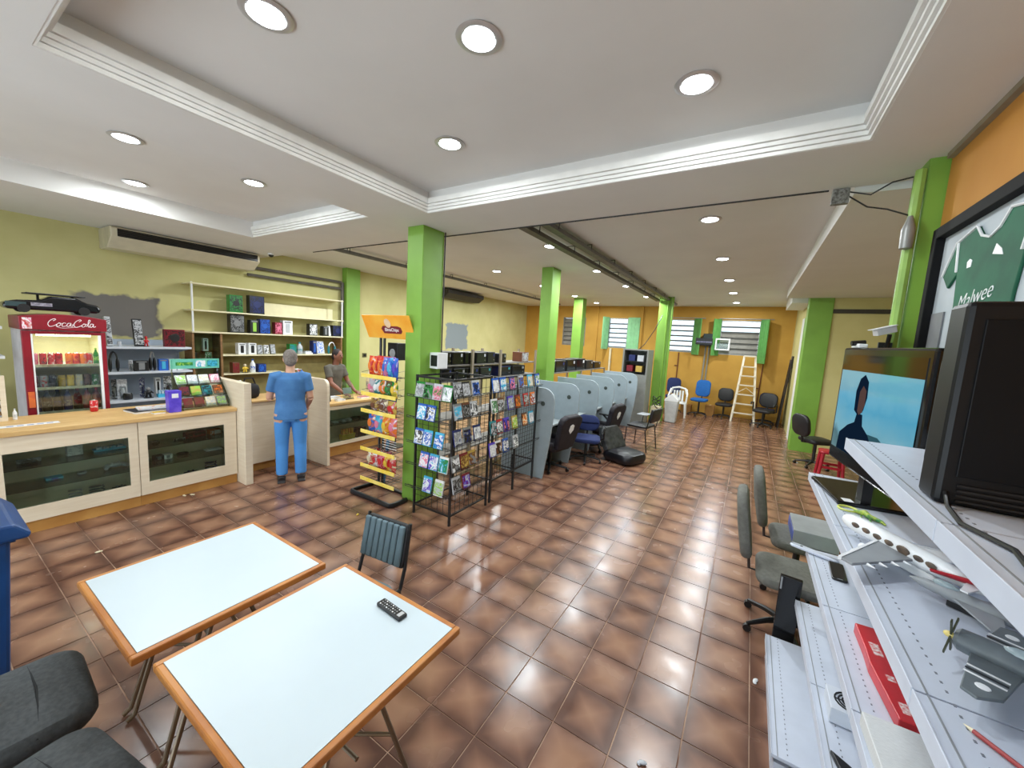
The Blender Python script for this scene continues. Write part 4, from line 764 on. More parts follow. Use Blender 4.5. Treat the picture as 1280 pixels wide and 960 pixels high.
sp_ = aty(496, 441, 4.7); t = thing('loudspeaker', 'black loudspeaker on a post behind the snack rack', 'speaker', (sp_[0], 4.7, 0)); MB().lathe([(.16, 0), (.16, .015), (.02, .03)], seg=18).build('foot', blkm, t, smooth=True); MB().cyl((0, 0, .02), (0, 0, 1.56), .018).build('post', blkm, t, smooth=True); BOX(-.12, .12, -.1, .1, 1.56, 1.86).build('cabinet', blk, t, bevel=.008); MB(T(0, -.101, 1.68)@Matrix.Rotation(R(90), 4, 'X')).lathe([(.075, 0), (.07, .006), (.03, .002), (.01, .008)], seg=18).build('cone', greyp, t, smooth=True)
t = thing('beach_racket', 'blue round racket leaning behind the snack rack', 'racket', (-4.06, 3.42, 0)); M = Matrix.Rotation(R(7), 4, 'Y')
MB(M).ell((0, 0, 1.15), (.085, .014, .11), 16, 8).build('head', mat('teal_blue', (36, 84, 120), .5), t, smooth=True); MB(M).tube([(0, 0, 1.06), (0, 0, .3), (0, 0, .003)], [.03, .02, .02]).build('shaft', mat('cyan_blue', (50, 130, 190), .4), t, smooth=True)
# ================================================================== GAME RACKS
CV = {}
def cover_mesh(c, c2, c3):
    k = (c, c2, c3)
    if k not in CV: CV[k] = (BOX(-.062, .062, 0, .014, 0, .172).mesh('case', mat('case_%s' % c, COLS[c], .2, var=.1)), BOX(-.059, .059, -.0012, 0, .006, .166).mesh('cover', artmat('cover_%s_%s_%s' % k, [COLS[c], COLS[c2], COLS[c3], COLS[c2]], 13, .2)), BOX(-.06, .06, -.0018, -.0012, .148, .166).mesh('title_band', pm(c, .3)))
    return CV[k]
def game_case(loc, rz, cs, label, group):
    t = thing('game_case', label, 'game case', loc, rz, group); t.rotation_euler = (R(-11), 0, rz)
    for nm, me in zip(('case', 'cover', 'title_band'), cover_mesh(*cs)): o = bpy.data.objects.new(nm, me); COL.objects.link(o); o.parent = t
    return t
def wire_panel(o, w_, z0, z1, nx, nz, par, name='wire_grid'):
    """grid in local x-z plane"""
    q = MB()
    for i in range(nx+1): x = -w_/2+w_*i/nx; q.tube([(x, 0, z0), (x, 0, z1)], .0028, 4)
    for j in range(nz+1): z = z0+(z1-z0)*j/nz; q.tube([(-w_/2, .004, z), (w_/2, .004, z)], .0028, 4)
    e = q.build(name, wirem, par); e.matrix_local = o; return e
# rack one: two faces
R1 = (-3.10, -2.57, 3.05, 3.72); rk = thing('game_rack', 'black wire game rack with two filled faces next to the green pillar', 'rack', (-2.835, 3.385, 0))
for x in (-.265, .265):
    for y in (-.335, .335): BOX(x-.011, x+.011, y-.011, y+.011, 0, 1.6).build('post', blkm, rk)
for y in (-.335, .335): BOX(-.254, .254, y-.009, y+.009, 1.575, 1.595).build('top_bar', blkm, rk); BOX(-.254, .254, y-.007, y+.007, .1, .115).build('bottom_bar', blkm, rk)
for x in (-.265, .265): BOX(x-.009, x+.009, -.324, .324, 1.575, 1.595).build('top_bar', blkm, rk); BOX(x-.007, x+.007, -.324, .324, .1, .115).build('bottom_bar', blkm, rk)
wire_panel(T(0, -.33, 0), .5, .12, 1.57, 6, 14, rk); wire_panel(T(.26, 0, 0)@RZ(R(90)), .64, .12, 1.57, 8, 14, rk)
def ledge(p0, p1, nrm, z, par):
    q = MB(); p0 = Vector(p0); p1 = Vector(p1); n_ = Vector(nrm)
    for d_, dz in ((.005, .0), (.045, -.003), (.05, .02)): q.tube([tuple(p0+n_*d_+Vector((0, 0, z+dz))), tuple(p1+n_*d_+Vector((0, 0, z+dz)))], .0035, 5)
    for i in range(7):
        a = p0.lerp(p1, i/6); q.tube([tuple(a+Vector((0, 0, z))), tuple(a+n_*.048+Vector((0, 0, z-.003))), tuple(a+n_*.05+Vector((0, 0, z+.02)))], .003, 5)
    return q.build('wire_ledge', wirem, par)
ZA = [1.36, 1.12, .84, .59, .32]; ZB = [1.40, 1.17, .89, .61, .37]; ZC = [1.40, 1.15, .88, .61, .38]
for z in ZA: ledge((-.36, -.34, 0), (.25, -.34, 0), (0, -1, 0), z, rk)
for z in ZB: ledge((.276, -.33, 0), (.276, .33, 0), (1, 0, 0), z, rk)
GR = 'game cases on the two-faced rack'
ROWN = ['top', 'second', 'third', 'fourth', 'bottom']
FA = [([(519, 529), (529, 540), (540, 552), (552, 565)], [('green', 'silver', 'grey'), ('grey', 'green', 'black'), ('silver', 'pink', 'green'), ('green', 'silver', 'white')]), ([(521, 531), (531, 544)], [('blue', 'white', 'cyan'), ('blue', 'white', 'black')]),
      ([(517, 528), (528, 539), (541, 554)], [('blue', 'white', 'black'), ('cyan', 'white', 'blue'), ('cyan', 'blue', 'white')]), ([(523, 535), (535, 547), (547, 560)], [('blue', 'white', 'pink'), ('cyan', 'white', 'purple'), ('white', 'cyan', 'green')]), ([(526, 540), (540, 555)], [('cyan', 'white', 'purple'), ('white', 'lime', 'silver')])]
for i, (us, cs_) in enumerate(FA):
    vz = [496, 523, 556, 584, 614][i]; last = -9
    for (a, b), c in zip(us, cs_):
        x = aty((a+b)/2, vz, 3.0)[0]; x = max(x, last+.128); last = x
        game_case((x, 3.035-.045, ZA[i]+.003), 0, c, '%s, %s and %s game case, %s row of the rack face towards the tables' % (*c, ROWN[i]), GR)
FB = [([(570, 579), (580, 589), (591, 602)], [('grey', 'silver', 'black'), ('black', 'silver', 'grey'), ('silver', 'blue', 'black')]), ([(569, 580), (580, 589), (589, 599)], [('grey', 'cyan', 'silver'), ('brown', 'grey', 'black'), ('silver', 'black', 'white')]), ([(568, 580), (581, 591), (592, 604)], [('navy', 'silver', 'grey'), ('grey', 'navy', 'black'), ('navy', 'silver', 'white')]),
      ([(566, 577), (577, 587), (587, 596)], [('grey', 'black', 'white'), ('maroon', 'gold', 'brown'), ('gold', 'brown', 'grey')]), ([(566, 579), (579, 590)], [('silver', 'grey', 'black'), ('maroon', 'purple', 'silver')])]
for i, (us, cs_) in enumerate(FB):
    vz = [495, 519, 550, 581, 606][i]; last = -9
    for (a, b), c in zip(us, cs_):
        y = atx((a+b)/2, vz, -2.51)[1]; y = max(y, last+.128); last = y
        game_case((-2.559+.047, y, ZB[i]+.003), R(90), c, '%s, %s and %s game case, %s row of the rack face towards the aisle' % (*c, ROWN[i]), GR)
# rack two: one long face
rk2 = thing('game_rack', 'long black wire game rack standing along the aisle before the grey booths', 'rack', (-2.58, 4.36, 0))
for y in (-.545, 0, .545): BOX(-.012, .012, y-.012, y+.012, 0, 1.58).build('post', blkm, rk2); BOX(-.36, -.34, y-.01, y+.01, 0, .3).build('rear_foot', blkm, rk2); BOX(-.34, -.012, y-.008, y+.008, .285, .3).build('brace', blkm, rk2)
for z in (1.565, .28): BOX(-.011, .011, -.533, .533, z-.009, z+.009).build('cross_bar', blkm, rk2)
wire_panel(T(-.003, 0, 0)@RZ(R(90)), 1.07, .3, 1.55, 16, 22, rk2)
for z in ZC[:4]: ledge((.014, -.54, 0), (.014, .585, 0), (1, 0, 0), z, rk2)
FC = [([619, 632, 643, 654, 665, 674], 487), ([617, 629, 641, 650, 660, 668, 677], 510), ([614, 626, 636, 646, 658, 666, 675], 535), ([612, 621, 635, 647, 679], 560)]
PAL = [('blue', 'silver', 'white'), ('blue', 'cyan', 'white'), ('navy', 'pink', 'blue'), ('silver', 'blue', 'brown'), ('cyan', 'cream', 'silver'), ('blue', 'white', 'green'), ('white', 'green', 'grey'), ('brown', 'silver', 'black'), ('purple', 'silver', 'grey'), ('maroon', 'orange', 'brown'), ('red', 'brown', 'silver'), ('orange', 'maroon', 'white'), ('white', 'black', 'silver'), ('teal', 'black', 'silver'), ('red', 'white', 'black'), ('purple', 'black', 'pink'), ('gold', 'lime', 'cream'), ('brown', 'orange', 'cream'), ('cyan', 'white', 'silver'), ('black', 'pink', 'silver'), ('purple', 'white', 'silver'), ('white', 'brown', 'black'), ('blue', 'navy', 'white'), ('silver', 'black', 'white'), ('pink', 'navy', 'white')]
q = 0
for i, (us, vz) in enumerate(FC):
    last = 3.64
    for u in us:
        y = atx(u, vz, -2.5)[1]; y = max(y, last+.128); last = y; c = PAL[q % len(PAL)]; q += 1
        if y > 4.9: continue
        game_case((-2.518, y, ZC[i]+.003), R(90), c, '%s, %s and %s game case in the %s row of the long aisle rack' % (*c, ROWN[i]), 'game cases on the long rack')
# ================================================================== COMPUTER SHELF
cs = thing('storage_shelf', 'tall shelf with tan uprights stacked with black computers behind the game racks', 'shelf', (-3.62, 5.08, 0)); tan = mat('tan_upright', (150, 138, 118), .6, var=.08)
for y in (-1.34, -.62, .12, 1.3): BOX(.17, .2, y-.02, y+.02, 0, 1.86).build('upright', tan, cs); BOX(-.2, -.17, y-.02, y+.02, 0, 1.86).build('upright', tan, cs)
for z in (1.425, 1.645, .9, .4): BOX(-.2, .168, -1.36, 1.32, z-.02, z).build('shelf_board', mat('grey_board', (120, 116, 110), .6), cs)
def pcitem(u0, u1, vt, z, c, c2, lb, kind='pc', xf=-3.45): shelfitem(kind, u0, u1, vt, xf, z+.0005, c, c2, lb, dp=.3, group='computers on the storage shelf')
t = thing('meter_box', 'small white box with a black face fixed to the green pillar', 'box', (-3.27, 3.5, 1.64)); BOX(0, .13, -.09, .085, 0, .19).build('housing', wht, t, bevel=.005); BOX(.02, .12, -.093, -.09, .03, .16).build('black_face', blk, t)
for i, (y, w_, h) in enumerate(((3.97, .09, .175), (4.17, .24, .175), (4.44, .22, .172), (4.72, .26, .17), (4.98, .2, .176), (5.3, .22, .15))):
    prod('pc', (-3.465, y, 1.6455), w_, h, .3, 'black', ['grey', 'silver', 'grey', 'silver', 'navy', 'grey'][i], ['slim black computer beside the white case, upper shelf', 'wide black computer, second after the white case on the upper shelf', 'black computer left of the second tan upright, upper shelf', 'black computer right of the second tan upright on the upper shelf', 'tall black computer in the middle of the upper storage shelf', 'low black computer at the gap on the upper storage shelf'][i], group='computers on the storage shelf')
prod('box', (-3.465, 6.05, 1.6455), .24, .17, .2, 'brown', 'silver', 'brown and silver carton at the far end of the upper storage shelf')
for i, (y, w_, h) in enumerate(((3.94, .24, .17), (4.22, .26, .165), (4.52, .3, .165), (4.85, .3, .165), (5.4, .38, .16), (5.85, .42, .16))):
    prod('pc', (-3.465, y, 1.4255), w_, h, .3, 'black' if i != 4 else 'navy', ['navy', 'grey', 'navy', 'teal', 'teal', 'grey'][i], '%s desktop computer on the lower storage shelf, %s in the row from the green pillar' % ('black' if i != 4 else 'navy', ['first', 'second', 'third', 'fourth', 'fifth', 'sixth'][i]), group='computers on the storage shelf')
# second storage shelf past the middle pillar
cs2 = thing('storage_shelf', 'low shelf of black computers behind the far booths past the second pillar', 'shelf', (-3.62, 8.75, 0))
for y in (-1.7, 0, 1.7): BOX(.17, .2, y-.02, y+.02, 0, 1.37).build('upright', tan, cs2); BOX(-.2, -.17, y-.02, y+.02, 0, 1.37).build('upright', tan, cs2)
for z in (1.39, .7): BOX(-.2, .2, -1.72, 1.72, z-.02, z).build('shelf_board', mat('grey_board', (120, 116, 110), .6), cs2)
prod('pc', (-3.465, 7.22, 1.3905), .2, .17, .3, 'white', 'grey', 'white-edged computer case at the second pillar end of the far shelf')
for i, (y, w_, h) in enumerate(((7.6, .5, .24), (8.18, .5, .26), (8.75, .55, .27), (9.35, .5, .22), (9.95, .5, .17))):
    prod('pc', (-3.465, y, 1.3905), w_, h, .3, 'black', ['navy', 'silver', 'white', 'grey', 'grey'][i], 'black computer on the far shelf, %s after the white-edged case' % ['first', 'second', 'third', 'fourth', 'fifth'][i], group='computers on the far shelf')
# ================================================================== COMPUTER BOOTHS
def booth(y, label, last=False):
    t = thing('computer_booth', label, 'booth', (-2.35, y, 0), 0, 'grey computer booths'); pl = [(-.83, 0), (-.1, 0), (-.02, .55), (.02, .95), (.02, 1.15)]+[(-.16+.18*math.cos(a), 1.18+.18*math.sin(a)) for a in [math.pi/16*i for i in range(1, 9)]]+[(-.83, 1.36)]
    MB().prism(pl, 'xz', -.015, .015).build('partition', bluegrey, t, bevel=.003)
    for s in (-1, 1): MB(T(-.16, s*.0155, 1.13)@Matrix.Rotation(R(90), 4, 'X')).lathe([(.035, -.002), (.035, .002), (.02, .004)], seg=16).build('cable_grommet', mat('grommet', (60, 70, 66), .5), t, smooth=True)
    if not last:
        BOX(-.83, -.81, .016, .93, .0, 1.15).build('back_board', bluegrey, t); BOX(-.81, -.2, .016, .93, .7, .725).build('desk_top', mat('desk_grey', (168, 176, 178), .4), t); BOX(-.8, -.3, .4, .42, .1, .7).build('cpu_divider', mat('divider_grey', (120, 130, 134), .5), t)  # divider below the desk top has a darker grey
    return t
BN = ['first', 'second', 'third', 'fourth', 'fifth', 'sixth']
for i in range(6): booth(5.0+.95*i, 'blue-grey computer booth with rounded partition, %s from the game racks' % BN[i], i == 5)
# booth chairs
def office_chair(loc, rz, label, seat_c, group=None, back_h=.46, z_seat=.46, arms=False, style='office'):
    """faces local +y"""
    t = thing('office_chair', label, 'chair', loc, rz, group); fab = mat('fabric_'+seat_c, {'blue': (28, 96, 170), 'navy': (30, 44, 92), 'black': (26, 25, 28), 'grey': (104, 104, 98), 'darkblue': (24, 34, 66)}[seat_c], .85, var=.15, scale=40., bump=.15)
    for k in range(5):
        a = 2*math.pi*k/5+.3; MB().tube([(0, 0, .09), (.13*math.cos(a), .13*math.sin(a), .085), (.27*math.cos(a), .27*math.sin(a), .06)], [.025, .02, .014], 8).build('base_arm', blk, t, smooth=True); MB(T(.27*math.cos(a), .27*math.sin(a), .027)).tube([(-.015, 0, 0), (.015, 0, 0)], .027, 10).build('caster', blk, t, smooth=True)
    MB().cyl((0, 0, .09), (0, 0, z_seat-.06), .026).build('column', blkm, t, smooth=True); BOX(-.1, .1, -.1, .1, z_seat-.065, z_seat-.045).build('seat_plate', blkm, t)
    MB().pad(-.23, .23, -.21, .23, z_seat-.045, z_seat+.035, .09, .012).build('seat', fab, t, smooth=True)
    MB().tube([(0, -.12, z_seat-.05), (0, -.25, z_seat-.04), (0, -.27, z_seat+.12)], [(.02, .008)]*3, 8).build('back_bracket', blk, t, smooth=True)
    M = T(0, -.25, z_seat+.08)@Matrix.Rotation(R(9), 4, 'X')@Matrix.Rotation(R(90), 4, 'X'); MB(M).pad(-.21, .21, 0, back_h, -.01, .065, .13, .012).build('backrest', fab, t, smooth=True)
    if arms:
        for s in (-1, 1): MB().tube([(s*.2, -.08, z_seat-.04), (s*.29, -.06, z_seat), (s*.29, -.04, z_seat+.2), (s*.28, .14, z_seat+.21), (s*.27, .16, z_seat+.16)], .018, 8).build('armrest', blk, t, smooth=True)
    return t
def gaming_chair(loc, rz, label, lean=14):
    t = thing('gaming_chair', label, 'chair', loc, rz, 'gaming chairs at the booths'); fb = mat('gaming_fabric', (22, 20, 26), .7, c2=(34, 28, 38), scale=20.)
    for k in range(5):
        a = 2*math.pi*k/5; MB().tube([(0, 0, .09), (.3*math.cos(a), .3*math.sin(a), .06)], [.028, .016], 8).build('base_arm', blk, t, smooth=True); MB(T(.3*math.cos(a), .3*math.sin(a), .028)).tube([(-.015, 0, 0), (.015, 0, 0)], .028, 10).build('caster', blk, t, smooth=True)
    MB().cyl((0, 0, .08), (0, 0, .34), .03).build('column', blkm, t, smooth=True); MB().pad(-.25, .25, -.24, .25, .34, .44, .08).build('seat', fb, t, smooth=True)
    for s in (-1, 1): MB().pad(s*.25-.045, s*.25+.045, -.22, .22, .38, .5, .03).build('side_bolster', fb, t, smooth=True)
    M = T(0, -.22, .4)@Matrix.Rotation(R(lean), 4, 'X'); b = MB(M).prism([(-.21, 0), (.21, 0), (.24, .2), (.25, .38), (.27, .45), (.24, .52), (.14, .56), (-.14, .56), (-.24, .52), (-.27, .45), (-.25, .38), (-.24, .2)], 'xz', -.07, .03).build('backrest', fb, t, bevel=.03, seg=3)
    MB(M).prism([(-.055, .33), (0, .27), (.055, .33), (.05, .41), (0, .43), (-.05, .41)], 'xz', -.076, -.07).build('shield_patch', wht, b)
    for s in (-1, 1): MB().tube([(s*.26, -.05, .36), (s*.33, -.03, .5), (s*.33, .12, .62)], .02, 8).build('armrest', blk, t, smooth=True); BOX(s*.33-.04, s*.33+.04, -.06, .2, .615, .64).build('arm_pad', blk, t, bevel=.008)
    return t
gaming_chair((-2.58, 5.5, 0), R(78), 'black gaming chair with white shield patch in the first booth'); gaming_chair((-2.36, 7.2, 0), R(80), 'black gaming chair with white shield patch behind the navy low chair')
office_chair((-2.28, 6.3, 0), R(200), 'navy low-seat office chair with curved arms between booths', 'navy', arms=True, back_h=.28, z_seat=.4)
t = thing('lounge_seat', 'padded black car-style seat with patterned shell standing on the aisle tiles', 'seat', (-1.72, 6.75, 0), R(250))
MB().pad(-.3, .3, -.3, .3, 0, .2, .14).build('cushion', mat('black_vinyl', (18, 18, 26), .4, var=.3), t, smooth=True); M = T(0, -.2, .16)@Matrix.Rotation(R(28), 4, 'X'); s_ = MB(M).prism([(-.27, 0), (.27, 0), (.28, .3), (.2, .44), (-.2, .44), (-.28, .3)], 'xz', -.06, .06).build('back_shell', mat('shell_grey', (62, 64, 66), .4, c2=(30, 32, 34), scale=12.), t, bevel=.03, seg=3)
MB(M@T(0, -.062, .28)@Matrix.Rotation(R(90), 4, 'X')).lathe([(.13, -.002), (.13, .004), (.1, .008)], seg=20).build('round_pattern', blk, s_, smooth=True); MB(M).box(.24, .29, -.08, -.05, .18, .3).build('white_tag', wht, s_)
# metal-legged stacking chair with tray
t = thing('visitor_chair', 'black visitor chair with tubular legs standing out in the aisle by the booths', 'chair', (-1.72, 7.85, 0), R(80))
for s in (-1, 1): MB().tube([(s*.24, .22, 0), (s*.24, .2, .44), (s*.24, -.2, .44), (s*.24, -.28, .85)], .012).build('side_tube', blkm, t, smooth=True); MB().tube([(s*.24, -.24, 0), (s*.24, -.18, .43)], .012).build('rear_leg', blkm, t, smooth=True)
MB().pad(-.24, .24, -.2, .22, .452, .5, .06).build('seat', mat('fabric_black', (26, 25, 28)), t, smooth=True); MB(T(0, -.24, .58)@Matrix.Rotation(R(100), 4, 'X')).pad(-.24, .24, 0, .27, -.02, .03, .06).build('backrest', mat('fabric_black', (26, 25, 28)), t, smooth=True)
MB().pad(.16, .46, -.02, .2, .64, .655, .05).build('writing_tablet', greyp, t, smooth=True); MB().tube([(.24, .1, .44), (.3, .1, .635)], .01).build('tablet_arm', blkm, t, smooth=True)
t = thing('white_bracket', 'folded white bracket resting on the fourth booth desk', 'bracket', (-2.75, 8.3, .7255)); BOX(-.1, .1, -.16, .16, 0, .03).build('plate', wht, t); MB().bar((.02, 0, .03), (.16, .1, .2), .04, .02).build('arm', wht, t)
# computers inside the first booths
for i in range(4):
    t = thing('flat_monitor', 'black flat monitor on the desk of the %s booth' % BN[i], 'monitor', (-2.98, 5.5+.95*i, .7255), R(90), 'booth monitors'); BOX(-.1, .1, -.07, .07, 0, .012).build('foot', blk, t); BOX(-.02, .02, -.01, .01, .012, .1).build('neck', blk, t); BOX(-.21, .21, -.03, .01, .09, .35).build('screen_housing', blk, t, bevel=.006); BOX(-.19, .19, .01, .012, .11, .33).build('screen', mat('dark_glass', (30, 34, 40), .1), t)
# equipment cabinet by the back column
ec = thing('server_cabinet', 'tall grey equipment cabinet with an open dark bay beside the piped column', 'cabinet', (-2.58, 10.3, 0)); eg = mat('cabinet_grey', (128, 130, 126), .5, var=.08)
for s in (-1, 1): BOX(s*.31-.02, s*.31+.02, 0, .6, 0, 1.92).build('side_panel', eg, ec)
BOX(-.29, .29, .58, .6, 0, 1.92).build('back_panel', eg, ec); BOX(-.33, .33, 0, .6, 1.92, 1.95).build('top', eg, ec); BOX(-.29, .29, .0, .02, 0, 1.3).build('lower_door', eg, ec)
for z in (1.34, 1.62): BOX(-.28, .28, .06, .56, z, z+.015).build('shelf', blkm, ec)
for x, z, c in ((-.1, 1.64, 'navy'), (.12, 1.64, 'silver'), (.1, 1.36, 'gold'), (-.14, 1.36, 'maroon')): BOX(x-.08, x+.08, .06, .3, z, z+.16).build('equipment', pm(c), ec, bevel=.004)
MB().tube([(0, .3, 1.95), (.12, .4, 2.1), (.3, .6, 2.5), (.42, .8, 2.9)], .01).build('cable', blk, ec, smooth=True)
t = thing('cable_box', 'cream junction carton with tangled black cables at foot of the piped column', 'box', (-2.05, 10.9, 0)); BOX(-.12, .12, -.12, .12, 0, .45).build('carton', pm('cream'), t, bevel=.006)
for k in range(3): MB().tube([(.1*math.cos(a), .12*math.sin(a)-.02, .46+.1*k+.06*math.sin(a*2)) for a in [2*math.pi*i/14 for i in range(14)]], .012, 6, True).build('cable_loop', blk, t, smooth=True)
# ================================================================== BACK OF THE ROOM
ld_ = thing('step_ladder', 'aluminium step ladder leaning open before the ochre back wall', 'ladder', (-.03, 13.0, 0)); al = mat('pale_aluminium', (226, 216, 196), .4, metal=.2, var=.05)
for s in (-1, 1): MB().bar((s*.29, -.12, 0), (s*.14, .18, 1.92), .05, .025, (0, 1, 0)).build('rail', al, ld_); MB().bar((s*.27, .55, 0), (s*.13, .2, 1.85), .03, .02, (0, 1, 0)).build('rear_leg', al, ld_)
for k in range(6):
    z = .25+k*.27; f_ = z/1.92; w_ = .29-.15*f_; BOX(-w_, w_, -.12+.3*f_-.05, -.12+.3*f_+.05, z, z+.03).build('step', al, ld_)
BOX(-.15, .15, .1, .26, 1.9, 1.94).build('top_cap', al, ld_); MB().tube([(-.2, .05, .85), (0, .1, 1.0), (.2, .05, .85)], .01).build('brace', al, ld_, smooth=True)
pcw = thing('garden_chair', 'white moulded plastic armchair next to the grey swing bin', 'chair', (-1.75, 12.45, 0), R(185)); MB().pad(-.24, .24, -.22, .24, .4, .43, .08).build('seat', wht, pcw, smooth=True)
for x in (-.22, .22):
    for y in (-.22, .22): MB().tube([(x*1.12, y*1.12, 0), (x, y, .41)], [.022, .03], 8).build('leg', wht, pcw, smooth=True)
    MB().tube([(x*1.1, .2, .42), (x*1.15, .18, .62), (x*1.15, -.1, .66), (x*1.0, -.22, .8)], .025, 8).build('armrest', wht, pcw, smooth=True)
for x in (-.12, -.04, .04, .12): BOX(x-.025, x+.025, -.245, -.225, .43, .76).build('back_slat', wht, pcw)
MB().tube([(-.23, -.23, .66), (-.18, -.24, .82), (0, -.25, .86), (.18, -.24, .82), (.23, -.23, .66)], .03, 8).build('top_rail', wht, pcw, smooth=True)
sb = thing('swing_bin', 'light grey swing-lid waste bin beside the piped green column', 'bin', (-1.72, 11.3, 0)); MB().frust(-.13, .13, -.13, .13, 0, .58, -.04, -.04).build('bin_body', mat('bin_grey', (190, 192, 192), .5), sb, bevel=.02); MB().prism([(-.18, .582), (.18, .582), (.17, .64), (0, .8), (-.17, .64)], 'xz', -.17, .17).build('swing_lid', wht, sb, bevel=.012)
office_chair((-2.0, 13.2, 0), R(190), 'navy office chair behind the white garden chair', 'navy', back_h=.5, z_seat=.5); office_chair((-1.22, 13.1, 0), R(172), 'bright blue office chair against the ochre wall', 'blue', back_h=.52, z_seat=.5)
office_chair((-.55, 13.3, 0), R(178), 'black office chair left of the step ladder', 'black', back_h=.4, z_seat=.42); office_chair((.5, 13.32, 0), R(170), 'dark blue office chair half behind the step ladder', 'darkblue', back_h=.4, z_seat=.4); office_chair((.45, 12.66, 0), R(160), 'black office chair with armrests under the leaning boards', 'black', back_h=.4, z_seat=.45, arms=True)
for i, (x, y, w_, h) in enumerate(((-.93, 13.5, .26, .32), (-1.62, 13.55, .3, .25))):
    t = thing('cardboard_box', ['brown cardboard box between the blue and the black chair', 'low brown cardboard box behind the white garden chair'][i], 'box', (x, y, 0)); BOX(-w_/2, w_/2, -.15, .15, 0, h).build('carton', mat('cardboard', (150, 106, 52), .8, var=.12), t); BOX(-.03, .03, -.152, .152, h, h+.002).build('tape', mat('tape', (186, 150, 96), .4), t)
for i in range(2):
    t = thing('leaning_board', ['black board leaning at the passage wall in front of the other board', 'black board leaning at the passage wall corner behind the other board'][i], 'board', (.84, 13.0+.35*i, 0)); MB(Matrix.Rotation(R(4), 4, 'Y')).box(-.03, 0, -.14, .14, .002, 2.0-.1*i).build('panel', mat('dark_board', (30, 27, 28), .6), t); MB(Matrix.Rotation(R(4), 4, 'Y')).box(-.034, -.03, -.14, .14, 1.9-.1*i, 2.0-.1*i).build('edge_band', mat('grey_edge', (90, 84, 80), .5), t)
# wall-mounted recorder with conduits
dv = thing('wall_recorder', 'black recorder on a bracket with grey conduits on the back wall', 'device', (-1.29, YB, 2.2)); BOX(-.26, .22, -.3, -.02, 0, .2).build('casing', blk, dv, bevel=.006); BOX(-.06, .2, -.26, -.04, .2, .34).build('upper_unit', mat('dark_teal', (26, 40, 40), .5), dv, bevel=.006); BOX(-.24, .2, -.302, -.3, .06, .1).build('led_strip', mat('navy_panel', (60, 64, 110), .4, c2=(130, 130, 150), scale=30.), dv); BOX(-.2, .2, -.2, 0, -.03, 0).build('bracket', blkm, dv)
for x in (.02, .12): MB().tube([(x, -.03, -.03), (x-.02, -.03, -1.6)], .022).build('conduit', alu, dv, smooth=True)
wp = thing('wall_pipe', 'thin rusty brown pipe down the back wall below the second window', 'pipe', (-2.05, YB, 0)); MB().tube([(0, -.02, .3), (0, -.02, 1.9)], .015).build('pipe', mat('rust', (110, 60, 34), .7), wp, smooth=True); BOX(-.1, .02, -.03, -.005, 1.45, 1.48).build('clip', mat('rust'  , (110, 60, 34)), wp)
wp2 = thing('wall_pipe', 'thin brown pipe on the back wall beneath the louvered window by the ladder', 'pipe', (.28, YB, 0)); MB().tube([(0, -.02, .3), (.05, -.02, 1.8)], .015).build('pipe', mat('rust'  , (110, 60, 34)), wp2, smooth=True); BOX(-.06, .02, -.03, -.005, .95, .98).build('clip', mat('rust'  , (110, 60, 34)), wp2)
wp3 = thing('cream_pipe', 'cream drain pipe on the back wall under the mint shutters', 'pipe', (-4.35, YB, 0)); MB().tube([(0, -.04, .4), (0, -.04, 1.9)], .04).build('pipe', pm('cream'), wp3, smooth=True); BOX(-.05, .05, -.05, 0, 1.4, 1.43).build('clip', alu, wp3)
fr_ = thing('window_panel', 'small white framed panel hung open at the louvered window', 'panel', (-1.0, YB-.24, 2.05)); m_ = MB()
for bx in ((0, .04, 0, .03, 0, .36), (.36, .4, 0, .03, 0, .36), (.04, .36, 0, .03, 0, .04), (.04, .36, 0, .03, .32, .36)): m_.box(*bx)
m_.build('frame', wht, fr_); BOX(.04, .36, .012, .016, .04, .32).build('pane', gl, fr_); BOX(.02, .05, .03, .24, .1, .13).build('hinge_arm', alu, fr_)
# ================================================================== CEILING CABLE TRAYS
tray = mat('cable_tray_grey', (96, 92, 86), .5, metal=.3, var=.2)
def cable_tray(x, y0, y1, z, w_, label, loops):
    t = thing('cable_tray', label, 'cable tray', (x, y0, z)); L = y1-y0
    m_ = MB(); m_.box(-w_/2, w_/2, 0, L, 0, .008); m_.box(-w_/2, -w_/2+.008, 0, L, .008, .05); m_.box(w_/2-.008, w_/2, 0, L, .008, .05); m_.build('channel', tray, t)
    for k in range(3): MB().tube([(-w_*.3+k*w_*.3, -.02, .02), (-w_*.3+k*w_*.3, L, .02)], .012, 6).build('cable', blk if k != 1 else greyp, t, smooth=True)
    n = int(L/loops)
    for k in range(n): MB().tube([(-w_/2, .4+k*loops, .02), (-w_/2-.005, .4+k*loops, ZF-z-.01), (w_/2+.005, .4+k*loops, ZF-z-.01), (w_/2, .4+k*loops, .02)], .007, 6).build('hanger', blkm, t, smooth=True)
cable_tray(-2.33, 3.74, 11.2, 3.28, .1, 'grey ceiling cable tray with bundled ends nearer the booths', 1.05); cable_tray(-2.08, 3.74, 12.4, 3.3, .1, 'grey ceiling cable tray running past the piped column on the aisle side', 1.05); cable_tray(-5.9, 3.76, 12.5, 3.3, .06, 'thin dark cable tray on the ceiling above the left counter end', 1.3)
